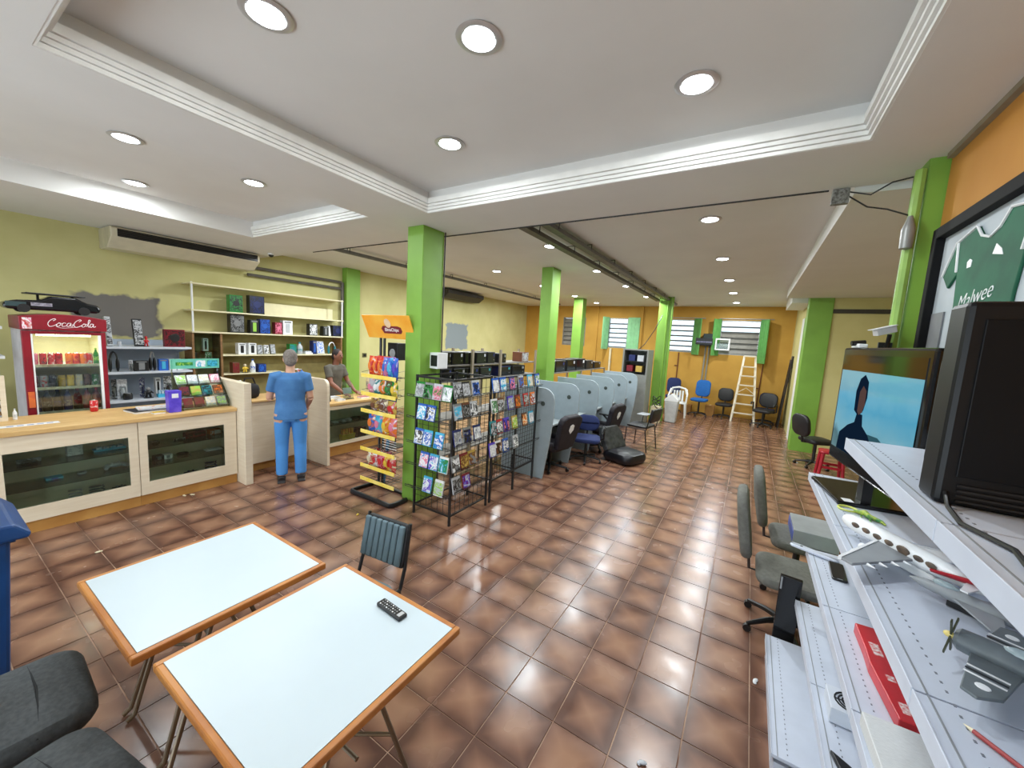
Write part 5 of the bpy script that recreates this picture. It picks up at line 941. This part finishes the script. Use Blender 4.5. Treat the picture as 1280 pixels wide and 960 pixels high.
# ================================================================== WHITE GONDOLA ON THE RIGHT
gw = mat('white_steel', (198, 205, 219), .4, var=.04); gnd = thing('gondola_shelf', 'long white perforated metal gondola against the ochre right wall', 'shelf', (.85, 1.9, 0)); GXO, GYO = .85, 1.9
def gb(x0, x1, y0, y1, z0, z1): return BOX(x0-GXO, x1-GXO, y0-GYO, y1-GYO, z0, z1)
for y0, y1 in ((.1, 1.13), (1.135, 2.05), (2.055, 2.97)): gb(.825, .84, y0, y1, .02, 1.73 if y1 < 2.5 else 1.4).build('back_panel', gw, gnd)
for y in (.1, 1.12, 2.04, 2.97): gb(.805, .845, y, y+.03, 0, 1.74 if y < 2.5 else 1.45).build('upright', gw, gnd)
holes = mat('perforation', (120, 124, 134), .7)
def shelf(xf, z, y0, y1, deck=False):
    s_ = gb(xf, .803, y0, y1, z-.018, z).build('shelf_board', gw, gnd, bevel=.002); gb(xf-.004, xf, y0, y1, z-.045, z+.003).build('front_lip', gw, gnd, bevel=.0015); gb(xf+.02, xf+.024, y0, y1, z, z+.0012).build('rail_groove', greyp, s_)
    n = int((y1-y0)/.03); q = MB()
    for k in range(n): y = y0+.03+k*.03; q.box(xf+.06-GXO, xf+.0645-GXO, y-GYO, y+.007-GYO, z, z+.001)
    h = q.build('perforations', holes, s_); h['kind'] = 'stuff'
    if not deck:
        for y in (y0+.004, y1-.014): MB().prism([(xf+.03-GXO, z-.018), (.80-GXO, z-.018), (.80-GXO, z-.1), (xf+.2-GXO, z-.05)], 'xz', y-GYO, y+.01-GYO).build('bracket', gw, gnd)
for xf, z, segs in ((.29, .16, ((2.08, 3.0),)), (.40, .16, ((1.14, 2.07),)), (.42, .465, ((1.14, 2.255), (2.26, 3.0))), (.435, .83, ((.9, 1.685), (1.69, 2.345), (2.35, 3.0))), (.39, 1.32, ((.25, 1.155), (1.16, 2.125), (2.13, 3.0))), (.37, 1.72, ((.25, 1.13), (1.135, 2.05)))):
    for a, b in segs: shelf(xf, z, a, b, z < .2)
gb(.30, .8, 2.085, 2.995, .0, .12).build('plinth', gw, gnd)
# ---- television
tv = thing('television', 'black flat television showing a film, on the white gondola', 'television', (.522, 2.51, 1.32)); A = math.atan2(.13, .88)   # screen along local y after turn
tv.rotation_euler = (0, 0, A)
def tb_(*a): return BOX(*a)
tb_(-.0, .06, -.445, .445, .14, .785).build('housing', mat('tv_black', (16, 16, 18), .12, var=.1), tv, bevel=.012)
# screen picture: sky, clouds, ground haze
def screenmat():
    m = bpy.data.materials.new('screen_picture'); m.use_nodes = True; nt = m.node_tree; b = nt.nodes['Principled BSDF']; lk = nt.links.new
    tcn = nt.nodes.new('ShaderNodeTexCoord'); sp = nt.nodes.new('ShaderNodeSeparateXYZ'); lk(tcn.outputs['Object'], sp.inputs[0])
    nz = nt.nodes.new('ShaderNodeTexNoise'); nz.inputs['Scale'].default_value = 7; nz.inputs['Detail'].default_value = 4; lk(tcn.outputs['Object'], nz.inputs['Vector'])
    mr = nt.nodes.new('ShaderNodeMapRange'); mr.inputs[1].default_value = .22; mr.inputs[2].default_value = .68; lk(sp.outputs[2], mr.inputs[0])
    ad = nt.nodes.new('ShaderNodeMath'); ad.operation = 'MULTIPLY_ADD'; ad.inputs[1].default_value = .35; lk(nz.outputs[0], ad.inputs[0]); lk(mr.outputs[0], ad.inputs[2])
    cr = nt.nodes.new('ShaderNodeValToRGB'); el = cr.color_ramp.elements; el.new(.5); el.new(.6); el.new(.8)
    for i, (p_, c) in enumerate(((.12, (120, 160, 168)), (.34, (70, 120, 130)), (.42, (128, 196, 216)), (.75, (70, 180, 220)), (1., (120, 205, 232)))): el[i].position = p_; el[i].color = (*srgb(c), 1)
    lk(ad.outputs[0], cr.inputs[0]); lk(cr.outputs[0], b.inputs['Emission Color']); b.inputs['Emission Strength'].default_value = .62; b.inputs['Base Color'].default_value = (.01, .01, .012, 1); b.inputs['Roughness'].default_value = .08
    return m
scr = tb_(-.0025, 0, -.41, .41, .2, .745).build('screen_glass', mat('screen_off', (10, 10, 12), .06, var=0.), tv); pic = tb_(-.0032, -.0025, -.41, .41, .215, .66).build('picture', screenmat(), scr)
dk = lampmat('picture_dark', (16, 32, 52), .8); sk = lampmat('picture_skin', (92, 70, 66), .8); hz_ = lampmat('picture_hill', (58, 100, 112), .7); lt = lampmat('picture_light', (150, 190, 200), .7)
def flat(poly, x, m, nm):
    poly = [((y+.08)*1.55-.1 if nm in ('picture_figure', 'picture_hair', 'picture_face') else y, .216+(z-.216)*(1.12 if nm in ('picture_figure', 'picture_hair', 'picture_face') else 1.)) for y, z in poly]
    MB().prism([(-y, z) for y, z in poly], 'yz', -.0032-x, -.0032).build(nm, m, pic)   # y>0 towards the near end
flat([(-.1, .33), (.0, .36), (.12, .365), (.2, .34), (.2, .25), (-.1, .25)], .0004, hz_, 'picture_hills')
flat([(-.23, .216), (-.22, .3), (-.16, .35), (-.11, .375), (-.1, .42), (-.06, .42), (-.05, .37), (.0, .34), (.04, .29), (.05, .216)], .0012, dk, 'picture_figure')
flat([(-.125, .43), (-.13, .52), (-.11, .58), (-.08, .6), (-.05, .57), (-.045, .5), (-.06, .44), (-.09, .41)], .0016, dk, 'picture_hair'); flat([(-.1, .43), (-.1, .52), (-.08, .55), (-.055, .53), (-.052, .47), (-.065, .43), (-.085, .415)], .002, sk, 'picture_face')
flat([(-.3, .216), (-.3, .28), (-.26, .33), (-.23, .3), (-.235, .216)], .0008, dk, 'picture_bystander'); flat([(.05, .216), (.07, .28), (.11, .3), (.15, .27), (.16, .216)], .0008, dk, 'picture_bystander'); flat([(.18, .216), (.19, .29), (.24, .31), (.28, .27), (.29, .216)], .0006, lt, 'picture_bystander')
tb_(.01, .05, -.03, .03, .02, .14).build('neck', blk, tv); sbase = tb_(-.09, .2, -.06, .36, .0, .02).build('stand_base', mat('gloss_black', (14, 14, 16)), tv, bevel=.006); tb_(-.06, -.02, -.05, .0, .02, .0208).build('spec_label', wht, sbase)
wc = thing('webcam', 'small black and white webcam on top of the television', 'camera', (.50, 2.83, 2.1055), A); BOX(-.02, .02, -.05, .05, 0, .022).build('clip', wht, wc, bevel=.004); MB().tube([(-.04, -.01, .022), (.02, -.01, .03)], .014).build('lens_body', blk, wc, smooth=True)
# ---- old tube set on the top shelf
ct = thing('tube_television', 'large black tube television on the top gondola shelf below the framed shirt', 'television', (.6, 1.28, 1.7205)); gb_ = mat('set_black', (14, 15, 18), .45, var=.15, spec=.3)
BOX(-.2, .2, 0, .1, .0, .47).build('front_housing', gb_, ct, bevel=.012); BOX(-.17, .17, -.004, .0, .07, .43).build('tube_face', mat('tube_glass', (12, 13, 16), .5, spec=.2), ct, bevel=.002)
MB().add([(-.19, .1, .0), (.19, .1, .0), (.19, .1, .45), (-.19, .1, .45), (-.11, .4, .03), (.11, .4, .03), (.11, .4, .33), (-.11, .4, .33)], [(0, 1, 2, 3), (7, 6, 5, 4), (0, 4, 5, 1), (1, 5, 6, 2), (2, 6, 7, 3), (3, 7, 4, 0)]).build('rear_hood', gb_, ct, bevel=.01)
for k in range(4): BOX(-.165, .165, -.006, -.003, .012+k*.012, .017+k*.012).build('speaker_slot', blkm, ct)
MB(T(-.18, -.13, 0)).tube([(.0, .13, .03), (-.005, .09, .006), (-.02, -.02, .006), (.015, -.12, .006), (-.01, -.25, .006), (.03, -.4, .006)], .005, 8).build('power_cord', blk, ct, smooth=True)
# ---- framed shirt
ps = thing('framed_shirt', 'framed green football shirt with white signature on the ochre wall', 'picture', (X1, 2.52, 2.24)); pf = MB()
for bx in ((-.06, 0, -.7, -.64, -.48, .56), (-.06, 0, .64, .7, -.48, .56), (-.06, 0, -.64, .64, .5, .56), (-.06, 0, -.64, .64, -.48, -.42)): pf.box(*bx)
pf.build('frame', mat('matt_black_frame', (16, 16, 18), .7, spec=.2), ps, bevel=.004); BOX(-.02, 0, -.64, .64, -.42, .5).build('mat_board', mat('pale_board', (190, 198, 204), .6, c2=(160, 170, 178), scale=2.), ps)
jr = mat('shirt_green', (30, 104, 74), .7, c2=(20, 84, 60), scale=5., bump=.2)
J = [(.46, .27), (.34, .42), (.14, .455), (.08, .40), (.0, .375), (-.08, .40), (-.14, .455), (-.34, .42), (-.46, .27), (-.38, .2), (-.29, .26), (-.265, .1), (-.26, -.41), (.26, -.41), (.265, .1), (.29, .26), (.38, .2)]; J = [(y+.08, z) for y, z in J]
sh = MB().prism(J, 'yz', -.032, -.02).build('shirt', jr, ps, bevel=.004)
for pts in ([(.54, .275), (.42, .425), (.22, .46)], [(-.38, .275), (-.26, .425), (-.06, .46)], [(.22, .455), (.16, .40), (.08, .375), (0, .40), (-.06, .455)], [(.4, .42), (.37, .27)], [(-.24, .42), (-.2, .26)]): MB().tube([(-.034, y, z) for y, z in pts], .006, 6).build('white_piping', wht, sh, smooth=True)
MB().prism([(.22, .27), (.26, .27), (.265, .3), (.24, .31), (.215, .3)], 'yz', -.034, -.032).build('crest', wht, sh); MB().prism([(-.06, .27), (.03, .29), (.01, .33), (-.04, .3)], 'yz', -.034, -.032).build('crest', wht, sh)
text('Malwee', .105, wht, frame3((-.0335, .13, .115), (0, -1, .12), (0, .12, 1)), sh, .001, .35, -.0015)
BOX(-.028, -.022, .46, .62, -.4, .08).build('print_panel', mat('grey_print', (120, 122, 126), .5), ps)

# ---- cameras, boxes and cables near the column
t = thing('bullet_camera', 'white bullet camera on a dark bracket fixed to the green column', 'camera', (.70, 3.33, 2.2)); t.scale = (.72, .72, .72); MB(T(-.0, -.06, .04)@RZ(R(28))@Matrix.Rotation(R(-16), 4, 'Y')).box(-.1, .06, -.028, .028, -.025, .03).build('housing', wht, t, bevel=.006); MB(T(0, -.06, .04)@RZ(R(28))@Matrix.Rotation(R(-16), 4, 'Y')).box(-.13, .065, -.034, .034, .032, .037).build('sun_shield', wht, t); MB().tube([(.02, 0, -.1), (.02, -.04, -.06), (.02, -.06, .01)], .016).build('bracket_arm', blk, t, smooth=True); BOX(-.03, .06, .0, .028, -.14, -.06).build('base_plate', blk, t)
t = thing('junction_box', 'small grey cable box hanging at the bulkhead edge with loose wires', 'box', (.42, 3.73, 3.2)); BOX(-.05, .05, -.03, .015, -.05, .055).build('housing', mat('box_grey', (90, 88, 84), .5, c2=(150, 150, 148), scale=60.), t, bevel=.004)
for pts in ([(.05, -.01, .03), (.16, -.06, -.02), (.26, -.08, .04), (.355, -.1, .05)], [(.05, -.01, 0), (.15, -.06, -.1), (.25, -.1, -.14), (.355, -.13, -.2)]): MB().tube(pts, .005, 6).build('loose_wire', blk, t, smooth=True)
# ---- goods on the gondola
pl = thing('model_airliner', 'white model airliner with red tail stripe lying across the gondola shelf', 'model plane', (.54, 1.85, 1.3225)); dvec = Vector((.225, -.353)); ang = math.atan2(dvec.y, dvec.x); pl.rotation_euler = (0, 0, ang); pl.scale = (1.12, 1.12, 1.12); pw = mat('airliner_white', (236, 238, 240), .3, var=.03)
L = .46; zc = .055
MB(T(-L/2, 0, zc)@Matrix.Rotation(R(90), 4, 'Y')).lathe([(.004, 0), (.016, .012), (.025, .035), (.029, .07), (.029, .3), (.024, .36), (.014, .42), (.004, .46)], seg=16).build('fuselage', pw, pl, smooth=True)
for s in (-1, 1):
    MB().prism([(-.07, s*.02), (.045, s*.02), (.085, s*.25), (.05, s*.255)], 'xy', zc-.012, zc-.004).build('wing', greyp if s < 0 else pw, pl, bevel=.002)
    MB().prism([(-.074, s*.02), (-.066, s*.02), (.054, s*.255), (.046, s*.258)], 'xy', zc-.013, zc-.002).build('wing_edge', wht, pl)
    for q in range(4): MB().tube([(.05+.008*q, s*(.06+.045*q), zc-.01), (.075+.008*q, s*(.06+.045*q), zc-.008)], [.005, .001], 6).build('flap_fairing', wht, pl, smooth=True)
    for q, d_ in ((.3, -.02), (.62, .02)): MB().tube([(-.045+d_, s*(.02+.2*q), zc-.028), (.01+d_, s*(.02+.2*q), zc-.028)], [.013, .011], 12).build('engine', pw, pl, smooth=True)
    MB().prism([(.17, s*.008), (.205, s*.008), (.225, s*.075), (.21, s*.078)], 'xy', zc+.006, zc+.01).build('tailplane', pw, pl)
MB().prism([(.155, zc+.015), (.215, zc+.015), (.235, zc+.1), (.205, zc+.1)], 'xz', -.003, .003).build('tail_fin', mat('airliner_red', (170, 26, 40), .4), pl)
MB().tube([(.1, -.03, zc-.005), (.17, -.024, zc+.012), (.2, -.016, zc+.02)], [(.004, .006), (.006, .011), (.004, .008)], 8).build('red_stripe', mat('airliner_red', (170, 26, 40)), pl, smooth=True)
for i, x in enumerate((-.15, -.11, -.07, -.03, .015, .06, .095)): MB().ell((x, -.0275, zc+.006), (.016 if i != 4 else .022, .004, .009 if i != 4 else .014), 8, 6).build('animal_print', mat('animal_brown', (112, 92, 74), .5, c2=(70, 60, 54), scale=40.), pl, smooth=True)
BOX(-.1, .1, -.018, .018, 0, .028).build('belly_stand', wht, pl, bevel=.006)
fg = thing('model_fighter', 'dark grey model propeller fighter with black and white wing stripes on the gondola', 'model plane', (.5, 1.335, 1.3225), R(-28)); fgm = mat('fighter_grey', (104, 112, 116), .45, c2=(84, 92, 98), scale=12.)
MB(T(0, 0, .06)@Matrix.Rotation(R(90), 4, 'Y')).lathe([(.018, 0), (.026, .008), (.029, .05), (.028, .12), (.018, .2), (.008, .25)], seg=14).build('fuselage', fgm, fg, smooth=True); MB().ell((.1, 0, .085), (.03, .014, .014), 10, 8).build('canopy', mat('canopy_glass', (150, 165, 170), .1), fg, smooth=True)
for s in (-1, 1):
    wg = MB().prism([(.03, s*.02), (.11, s*.02), (.1, s*.16), (.07, s*.2), (.045, s*.19)], 'xy', .045, .052).build('wing', fgm, fg, bevel=.002)
    for q in range(3): BOX(.036, .098, s*(.085+.016*q)-.0035, s*(.085+.016*q)+.0035, .0521, .0528).build('wing_stripe', wht if q != 1 else blk, wg)
    MB().lathe([(.012, 0), (.011, .001)], (.07, s*.15, .0522), 12).build('roundel', wht, wg); MB().tube([(.05, s*.07, .045), (.05, s*.075, .014)], .003, 6).build('gear_leg', greyp, fg); MB().tube([(.05, s*.075-.006, .0125), (.05, s*.075+.006, .0125)], .0125, 10).build('wheel', blk, fg, smooth=True); MB().prism([(.2, 0), (.24, 0), (.238, s*.07), (.22, s*.075)], 'xy', .064, .068).build('tailplane', fgm, fg)
MB().prism([(.19, .065), (.25, .065), (.245, .12), (.225, .12)], 'xz', -.002, .002).build('tail_fin', fgm, fg); MB().tube([(.235, 0, .06), (.235, 0, .003)], .003, 6).build('tail_wheel_leg', greyp, fg)
for k in range(4): a = math.pi/2*k+.5; MB().bar((-.006, 0, .06), (-.006, .055*math.cos(a), .06+.055*math.sin(a)), .009, .003, (1, 0, 0)).build('propeller_blade', mat('blade_dark', (60, 64, 40), .4), fg)
MB().ell((-.008, 0, .06), (.012, .008, .008), 10, 8).build('spinner', mat('spinner_yellow', (220, 200, 120), .4), fg, smooth=True)
jt = thing('model_jet', 'pale grey model jet with swept wings behind the propeller fighter', 'model plane', (.62, 1.62, 1.3225), R(-35)); jm = mat('jet_grey', (150, 154, 158), .4, var=.1)
MB(T(-.13, 0, .035)@Matrix.Rotation(R(90), 4, 'Y')).lathe([(.003, 0), (.014, .03), (.02, .09), (.02, .2), (.014, .25)], seg=12).build('fuselage', jm, jt, smooth=True); MB().ell((-.05, 0, .055), (.03, .011, .012), 10, 6).build('canopy', mat('canopy_glass', (150, 165, 170)), jt, smooth=True)
for s in (-1, 1): MB().prism([(-.03, s*.015), (.07, s*.015), (.1, s*.11), (.075, s*.115)], 'xy', .03, .035).build('wing', jm, jt); MB().prism([(.07, .05), (.12, .05), (.13, .095), (.11, .095)], 'xz', s*.012-.0015, s*.012+.0015).build('tail_fin', jm, jt)
BOX(-.04, .06, -.01, .01, 0, .02).build('stand', blk, jt)
t = thing('keyring_toy', 'green and yellow toy lizard keyring on the gondola shelf beside the airliner nose', 'toy', (.52, 2.33, 1.3205), R(-50)); t.scale = (.8, .8, .8); MB().tube([(-.09+.045*math.cos(a), .045*math.sin(a), .008) for a in [2*math.pi*i/16 for i in range(16)]], .006, 6, True).build('ring', mat('lime_ring', (214, 220, 110), .4), t, smooth=True); MB().tube([(-.05, 0, .012), (0, .01, .022), (.04, -.01, .02), (.09, .012, .012), (.12, .0, .008)], [.008, .017, .014, .009, .004], 10).build('lizard_body', mat('lizard_green', (52, 132, 70), .5, c2=(180, 190, 60), scale=40.), t, smooth=True)
for s in (-1, 1):
    for x in (0, .05): MB().tube([(x, 0, .016), (x+.01, s*.03, .008), (x+.025, s*.038, .004)], .004, 6).build('leg', mat('lizard_green', (52, 132, 70)), t, smooth=True)
t = thing('mobile_phone', 'black mobile phone lying on the gondola shelf under the airliner wing', 'phone', (.55, 2.76, .8305), R(-3)); MB().pad(-.035, .035, -.11, .11, 0, .012, .012).build('casing', blk, t, smooth=True); BOX(-.03, .03, -.095, .095, .0121, .0128).build('screen', mat('dark_glass', (30, 34, 40)), t); BOX(-.012, .012, -.106, -.1, .0121, .0128).build('speaker_slot', greyp, t)
t = thing('shelf_bracket', 'loose white shelf bracket across the end of the gondola shelf', 'bracket', (.465, 2.93, .8335), R(-22)); MB().pad(-.13, .12, -.025, .025, 0, .016, .024).build('bar', gw, t, smooth=True); MB().lathe([(.008, 0), (.007, .0015)], (-.07, 0, .016), 12).build('bolt_hole', blk, t)
rb = thing('toy_box', 'long red toy box with white print lying on the gondola shelf', 'box', (.565, 1.93, .8335), R(3)); MB().prism([(-.035, -.26), (.035, -.26), (.04, -.12), (.04, .26), (-.03, .26), (-.036, .1), (-.045, 0), (-.04, -.12)], 'xy', 0, .045).build('carton', mat('box_red', (206, 44, 50), .35, c2=(186, 34, 42), scale=8.), rb, bevel=.003)
for y, w_, l_ in ((.1, .03, .08), (-.06, .024, .03), (-.2, .03, .05)): BOX(-w_/2, w_/2, y-l_/2, y+l_/2, .0452, .0458).build('white_print', mat('white_lettering_print', (240, 236, 232), .5, c2=(214, 70, 70), scale=90.), rb)
t = thing('electronics_box', 'white corrugated box lying near the red toy box on the gondola', 'box', (.53, 1.5, .8335), R(2)); BOX(-.085, .085, -.13, .13, 0, .05).build('carton', mat('ribbed_white', (214, 216, 216), .6, c2=(196, 198, 198), scale=60., stretch=(1, 12, 1)), t, bevel=.003); BOX(-.02, .02, -.131, -.13, .01, .04).build('end_label', greyp, t)
t = thing('power_supply', 'grey power supply with a round fan grille on the lower gondola shelf', 'computer part', (.535, 2.12, .4685)); BOX(-.075, .075, -.07, .075, 0, .07).build('casing', lightgrey, t, bevel=.003)
for r_ in (.014, .027, .04, .053): MB().tube([(r_*math.cos(a), r_*math.sin(a), .072) for a in [2*math.pi*i/20 for i in range(20)]], .0035, 5, True).build('grille_ring', blk, t, smooth=True)
for k in range(2): MB().bar((-.055 if k == 0 else 0, 0 if k == 0 else -.055, .0715), (.055 if k == 0 else 0, 0 if k == 0 else .055, .0715), .004, .003).build('grille_bar', blk, t)
t = thing('black_wedge_toy', 'black wedge-shaped model wing on the lower gondola shelf', 'toy', (.50, 1.72, .4685)); MB().prism([(-.06, .16), (.0, .12), (.08, -.1), (.02, -.14)], 'xy', 0, .02).build('wing', blk, t, bevel=.004); MB().tube([(.05, -.1, .025), (0, .1, .025)], .008, 8).build('spar', blkm, t, smooth=True)
t = thing('red_pencil', 'red pencil lying at the front of the gondola shelf by the fighter', 'pencil', (.495, 1.04, 1.3205), R(-50)); MB().tube([(-.06, 0, .005), (.04, 0, .005)], .0045, 6).build('shaft', mat('pencil_red', (170, 60, 60), .4), t); MB().tube([(-.06, 0, .005), (-.075, 0, .005)], [.0045, .0008], 6).build('tip', pm('cream'), t)
t = thing('grey_carton', 'flat grey carton with blue end lying on the rear grey chair', 'box', (.58, 4.0, .508)); BOX(-.13, .17, -.2, .2, 0, .12).build('carton', mat('carton_grey', (150, 154, 158), .5, var=.08), t, bevel=.004); BOX(-.134, -.13, -.19, .19, .02, .1).build('blue_label', mat('label_blue', (90, 110, 190), .5), t)
t = thing('leaning_monitor', 'black flat monitor leaning against the gondola end near the floor', 'monitor', (.40, 3.08, 0), R(-6)); MB(Matrix.Rotation(R(6), 4, 'X')).box(-.07, .05, -.012, .012, .002, .6).build('panel', mat('gloss_black', (14, 14, 16)), t, bevel=.004); MB(Matrix.Rotation(R(6), 4, 'X')).box(-.065, -.055, -.0135, -.012, .5, .59).build('logo_strip', greyp, t)
# ---- chairs beyond the gondola
office_chair((.41, 3.36, 0), R(-90), 'grey office chair turned to the wall right past the gondola end', 'grey', back_h=.5, z_seat=.45); office_chair((.52, 4.04, 0), R(-88), 'grey office chair with a flat carton on its seat, turned to the wall', 'grey', back_h=.5, z_seat=.46)
office_chair((1.18, 8.9, 0), R(-60), 'black office chair before the green pier of the alcove', 'black', back_h=.4, z_seat=.5); office_chair((1.75, 7.6, 0), R(20), 'tall grey office chair in the alcove behind the television', 'grey', back_h=.62, z_seat=.52)
rs = thing('red_stool', 'red plastic stool standing in the alcove beside the black chair', 'stool', (1.32, 8.2, 0)); rm = mat('stool_red', (170, 24, 44), .4)
MB().pad(-.17, .17, -.17, .17, .44, .48, .05).build('seat', rm, rs, smooth=True)
for x in (-.13, .13):
    for y in (-.13, .13): MB().tube([(x*1.25, y*1.25, 0), (x, y, .445)], [.022, .028], 8).build('leg', rm, rs, smooth=True)
for y in (-.15, .15): BOX(-.15, .15, y-.01, y+.01, .2, .24).build('stretcher', rm, rs)
# ================================================================== TABLES
wood = mat('orange_wood_edge', (196, 132, 66), .4, c2=(172, 106, 48), scale=5., stretch=(1, 1, 1)); lam = mat('white_laminate', (198, 212, 220), .35, var=.02, scale=3.); legm = mat('bronze_tube', (128, 112, 92), .35, metal=.6, var=.1)
def table(x0, x1, y0, y1, label):
    t = thing('cafe_table', label, 'table', ((x0+x1)/2, (y0+y1)/2, 0), 0, 'white tables'); a, b = (x1-x0)/2, (y1-y0)/2; e = .026
    BOX(-a+e, a-e, -b+e, b-e, .722, .7495).build('laminate_top', lam, t)
    for bx in ((-a, -a+e, -b, b), (a-e, a, -b, b), (-a+e, a-e, -b, -b+e), (-a+e, a-e, b-e, b)): BOX(*bx, .715, .75).build('edge_strip', wood, t, bevel=.007)
    for s in (-1, 1):
        MB().tube([(s*.26, -.3, .012), (s*.26, -.27, .03), (s*.24, -.06, .7), (s*.24, .06, .7), (s*.26, .27, .03), (s*.26, .3, .012)], .012, 8).build('leg_hoop', legm, t, smooth=True); MB().tube([(s*.2, -.3, .012), (s*.2, -.27, .03), (s*.19, -.08, .7)], .012, 8).build('leg_strut', legm, t, smooth=True)
        BOX(s*.24-.03, s*.24+.03, -.1, .1, .7, .715).build('mount_plate', blkm, t)
    MB().tube([(-.25, 0, .38), (.25, 0, .38)], .009, 8).build('stretcher', legm, t, smooth=True); MB().tube([(-.25, -.17, .33), (.25, .17, .33)], .008, 8).build('cross_brace', legm, t, smooth=True)
    return t
table(-2.68, -1.885, .40, 1.20, 'white-topped cafe table with orange wood edge, nearer the counter, bare top'); table(-1.80, -.975, .44, 1.265, 'white-topped cafe table with orange wood edge and a remote control on it')
rc = thing('remote_control', 'black remote control lying on the white table', 'remote', (-1.30, 1.155, .7497), R(-4)); BOX(-.085, .085, -.024, .024, 0, .018).build('casing', blk, rc, bevel=.006)
for i in range(8):
    for j in range(3): MB().ell((-.065+.015*i, -.014+.014*j, .018), (.0045, .004, .0025), 8, 4).build('button', greyp if (i+j) % 3 else wht, rc, smooth=True)
BOX(.055, .075, -.016, .016, .018, .0186).build('brand_plate', mat('silver_plate', (190, 192, 196), .3), rc)
# ribbed chair
ch = thing('dining_chair', 'grey-blue ribbed vinyl dining chair pushed to the white tables', 'chair', (-1.89, 1.43, 0), R(186)); vin = mat('grey_blue_vinyl', (98, 122, 132), .45, c2=(84, 106, 116), scale=6.)
# local: faces +y (towards the table), so its back is at -y
for s in (-1, 1): MB().tube([(s*.18, .15, 0), (s*.18, .14, .43), (s*.18, -.15, .43), (s*.18, -.19, .55), (s*.175, -.24, .83)], .012).build('side_tube', blkm, ch, smooth=True); MB().tube([(s*.18, -.2, 0), (s*.18, -.14, .43)], .012).build('rear_leg', blkm, ch, smooth=True)
MB().pad(-.19, .19, -.1, .15, .44, .485, .05).build('seat', vin, ch, smooth=True); M = T(0, -.165, .56)@Matrix.Rotation(R(12), 4, 'X')
MB(M).prism([(-.175, 0), (.175, 0), (.18, .04), (.18, .24), (.15, .275), (-.15, .275), (-.18, .24), (-.18, .04)], 'xz', -.03, .005).build('back_shell', mat('shell_black', (34, 36, 40), .5), ch, bevel=.01)
for k in range(7): MB(M).prism([(-.168+.048*k, .012), (-.168+.048*k+.045, .012), (-.168+.048*k+.045, .265), (-.168+.048*k, .265)], 'xz', .005, .03).build('back_rib', vin, ch, bevel=.011, seg=3)
# dark upholstered chairs at the near side
dg = mat('charcoal_fabric', (84, 88, 90), .9, c2=(70, 74, 76), scale=60., bump=.25)
def uph_chair(x, y, rz, label):
    t = thing('upholstered_chair', label, 'chair', (x, y, 0), rz, 'charcoal chairs'); s_ = MB().pad(-.25, .25, -.26, .26, .38, .50, .09, .014).build('seat', dg, t, smooth=True); MB().tube([(-.245, .09, .47), (-.2, .1, .497), (0, .11, .511), (.2, .1, .497), (.248, .09, .46)], .004, 6).build('seat_seam', mat('seam_dark', (36, 38, 40), .9), s_, smooth=True)
    BOX(-.21, .21, -.22, .2, .35, .382).build('seat_pan', blk, t); M = T(0, -.27, .5)@Matrix.Rotation(R(100), 4, 'X'); MB(M).pad(-.24, .24, 0, .42, -.05, .04, .09, .01).build('backrest', dg, t, smooth=True)
    for s in (-1, 1): MB().tube([(s*.22, .2, 0), (s*.22, .18, .35)], .014).build('front_leg', blkm, t, smooth=True); MB().tube([(s*.22, -.3, 0), (s*.22, -.22, .36), (s*.22, -.3, .62)], .014).build('rear_leg', blkm, t, smooth=True)
uph_chair(-2.36, .11, R(-3), 'charcoal upholstered chair with a centre seam, at the table nearer the counter'); uph_chair(-1.76, .1, R(9), 'charcoal upholstered chair with a centre seam, at the table with the remote')
# blue wheeled bin
bb = thing('wheelie_bin', 'dark blue wheeled plastic bin between the counter and white tables', 'bin', (-3.2, .0, 0)); bl = mat('bin_blue', (22, 66, 122), .4, var=.12)
MB().frust(-.18, .18, -.2, .2, .06, .93, -.045, -.045).build('bin_body', bl, bb, bevel=.015); ldn = MB().prism([(-.27, .935), (.3, .935), (.31, .96), (.26, 1.02), (-.22, 1.05), (-.28, .98)], 'yz', -.26, .26).build('lid', bl, bb, bevel=.02)
for s in (-1, 1): MB().tube([(s*.16, -.2, .07), (s*.2, -.2, .07)], .07, 16).build('wheel', blk, bb, smooth=True)
MB().tube([(-.2, -.28, .96), (-.2, -.33, .97), (.2, -.33, .97), (.2, -.28, .96)], .014, 8).build('handle', bl, bb, smooth=True); BOX(-.2, .2, .2, .262, .91, .934).build('front_rim', bl, bb); BOX(-.15, .15, .12, .18, 0, .06).build('front_foot', bl, bb)
# crumbs and scraps on the floor
for i, (u, v, c) in enumerate([(230, 620, 'cream'), (240, 619, 'cream'), (123, 691, 'cream'), (447, 644, 'yellow'), (996, 579, 'white'), (803, 955, 'silver'), (944, 852, 'white')]):
    p = atz(u, v, 0); t = thing('paper_scrap', ['crumpled cream paper scrap by the divider panel', 'second cream paper scrap next to the crumpled one', 'tiny cream scrap on tiles before the glass counter', 'yellow scrap before the snack rack base', 'white scrap by the green pier', 'silver wire scrap on the open tiles', 'white twist tie on tiles by the gondola base'][i], 'litter', (p[0], p[1], .0005), R(40*i))
    MB().ell((0, 0, .008), (.022, .012, .008), 8, 5).build('scrap', pm(c), t, smooth=True); MB().ell((.018, .006, .006), (.01, .012, .006), 7, 4).build('torn_edge', pm(c), t, smooth=True)
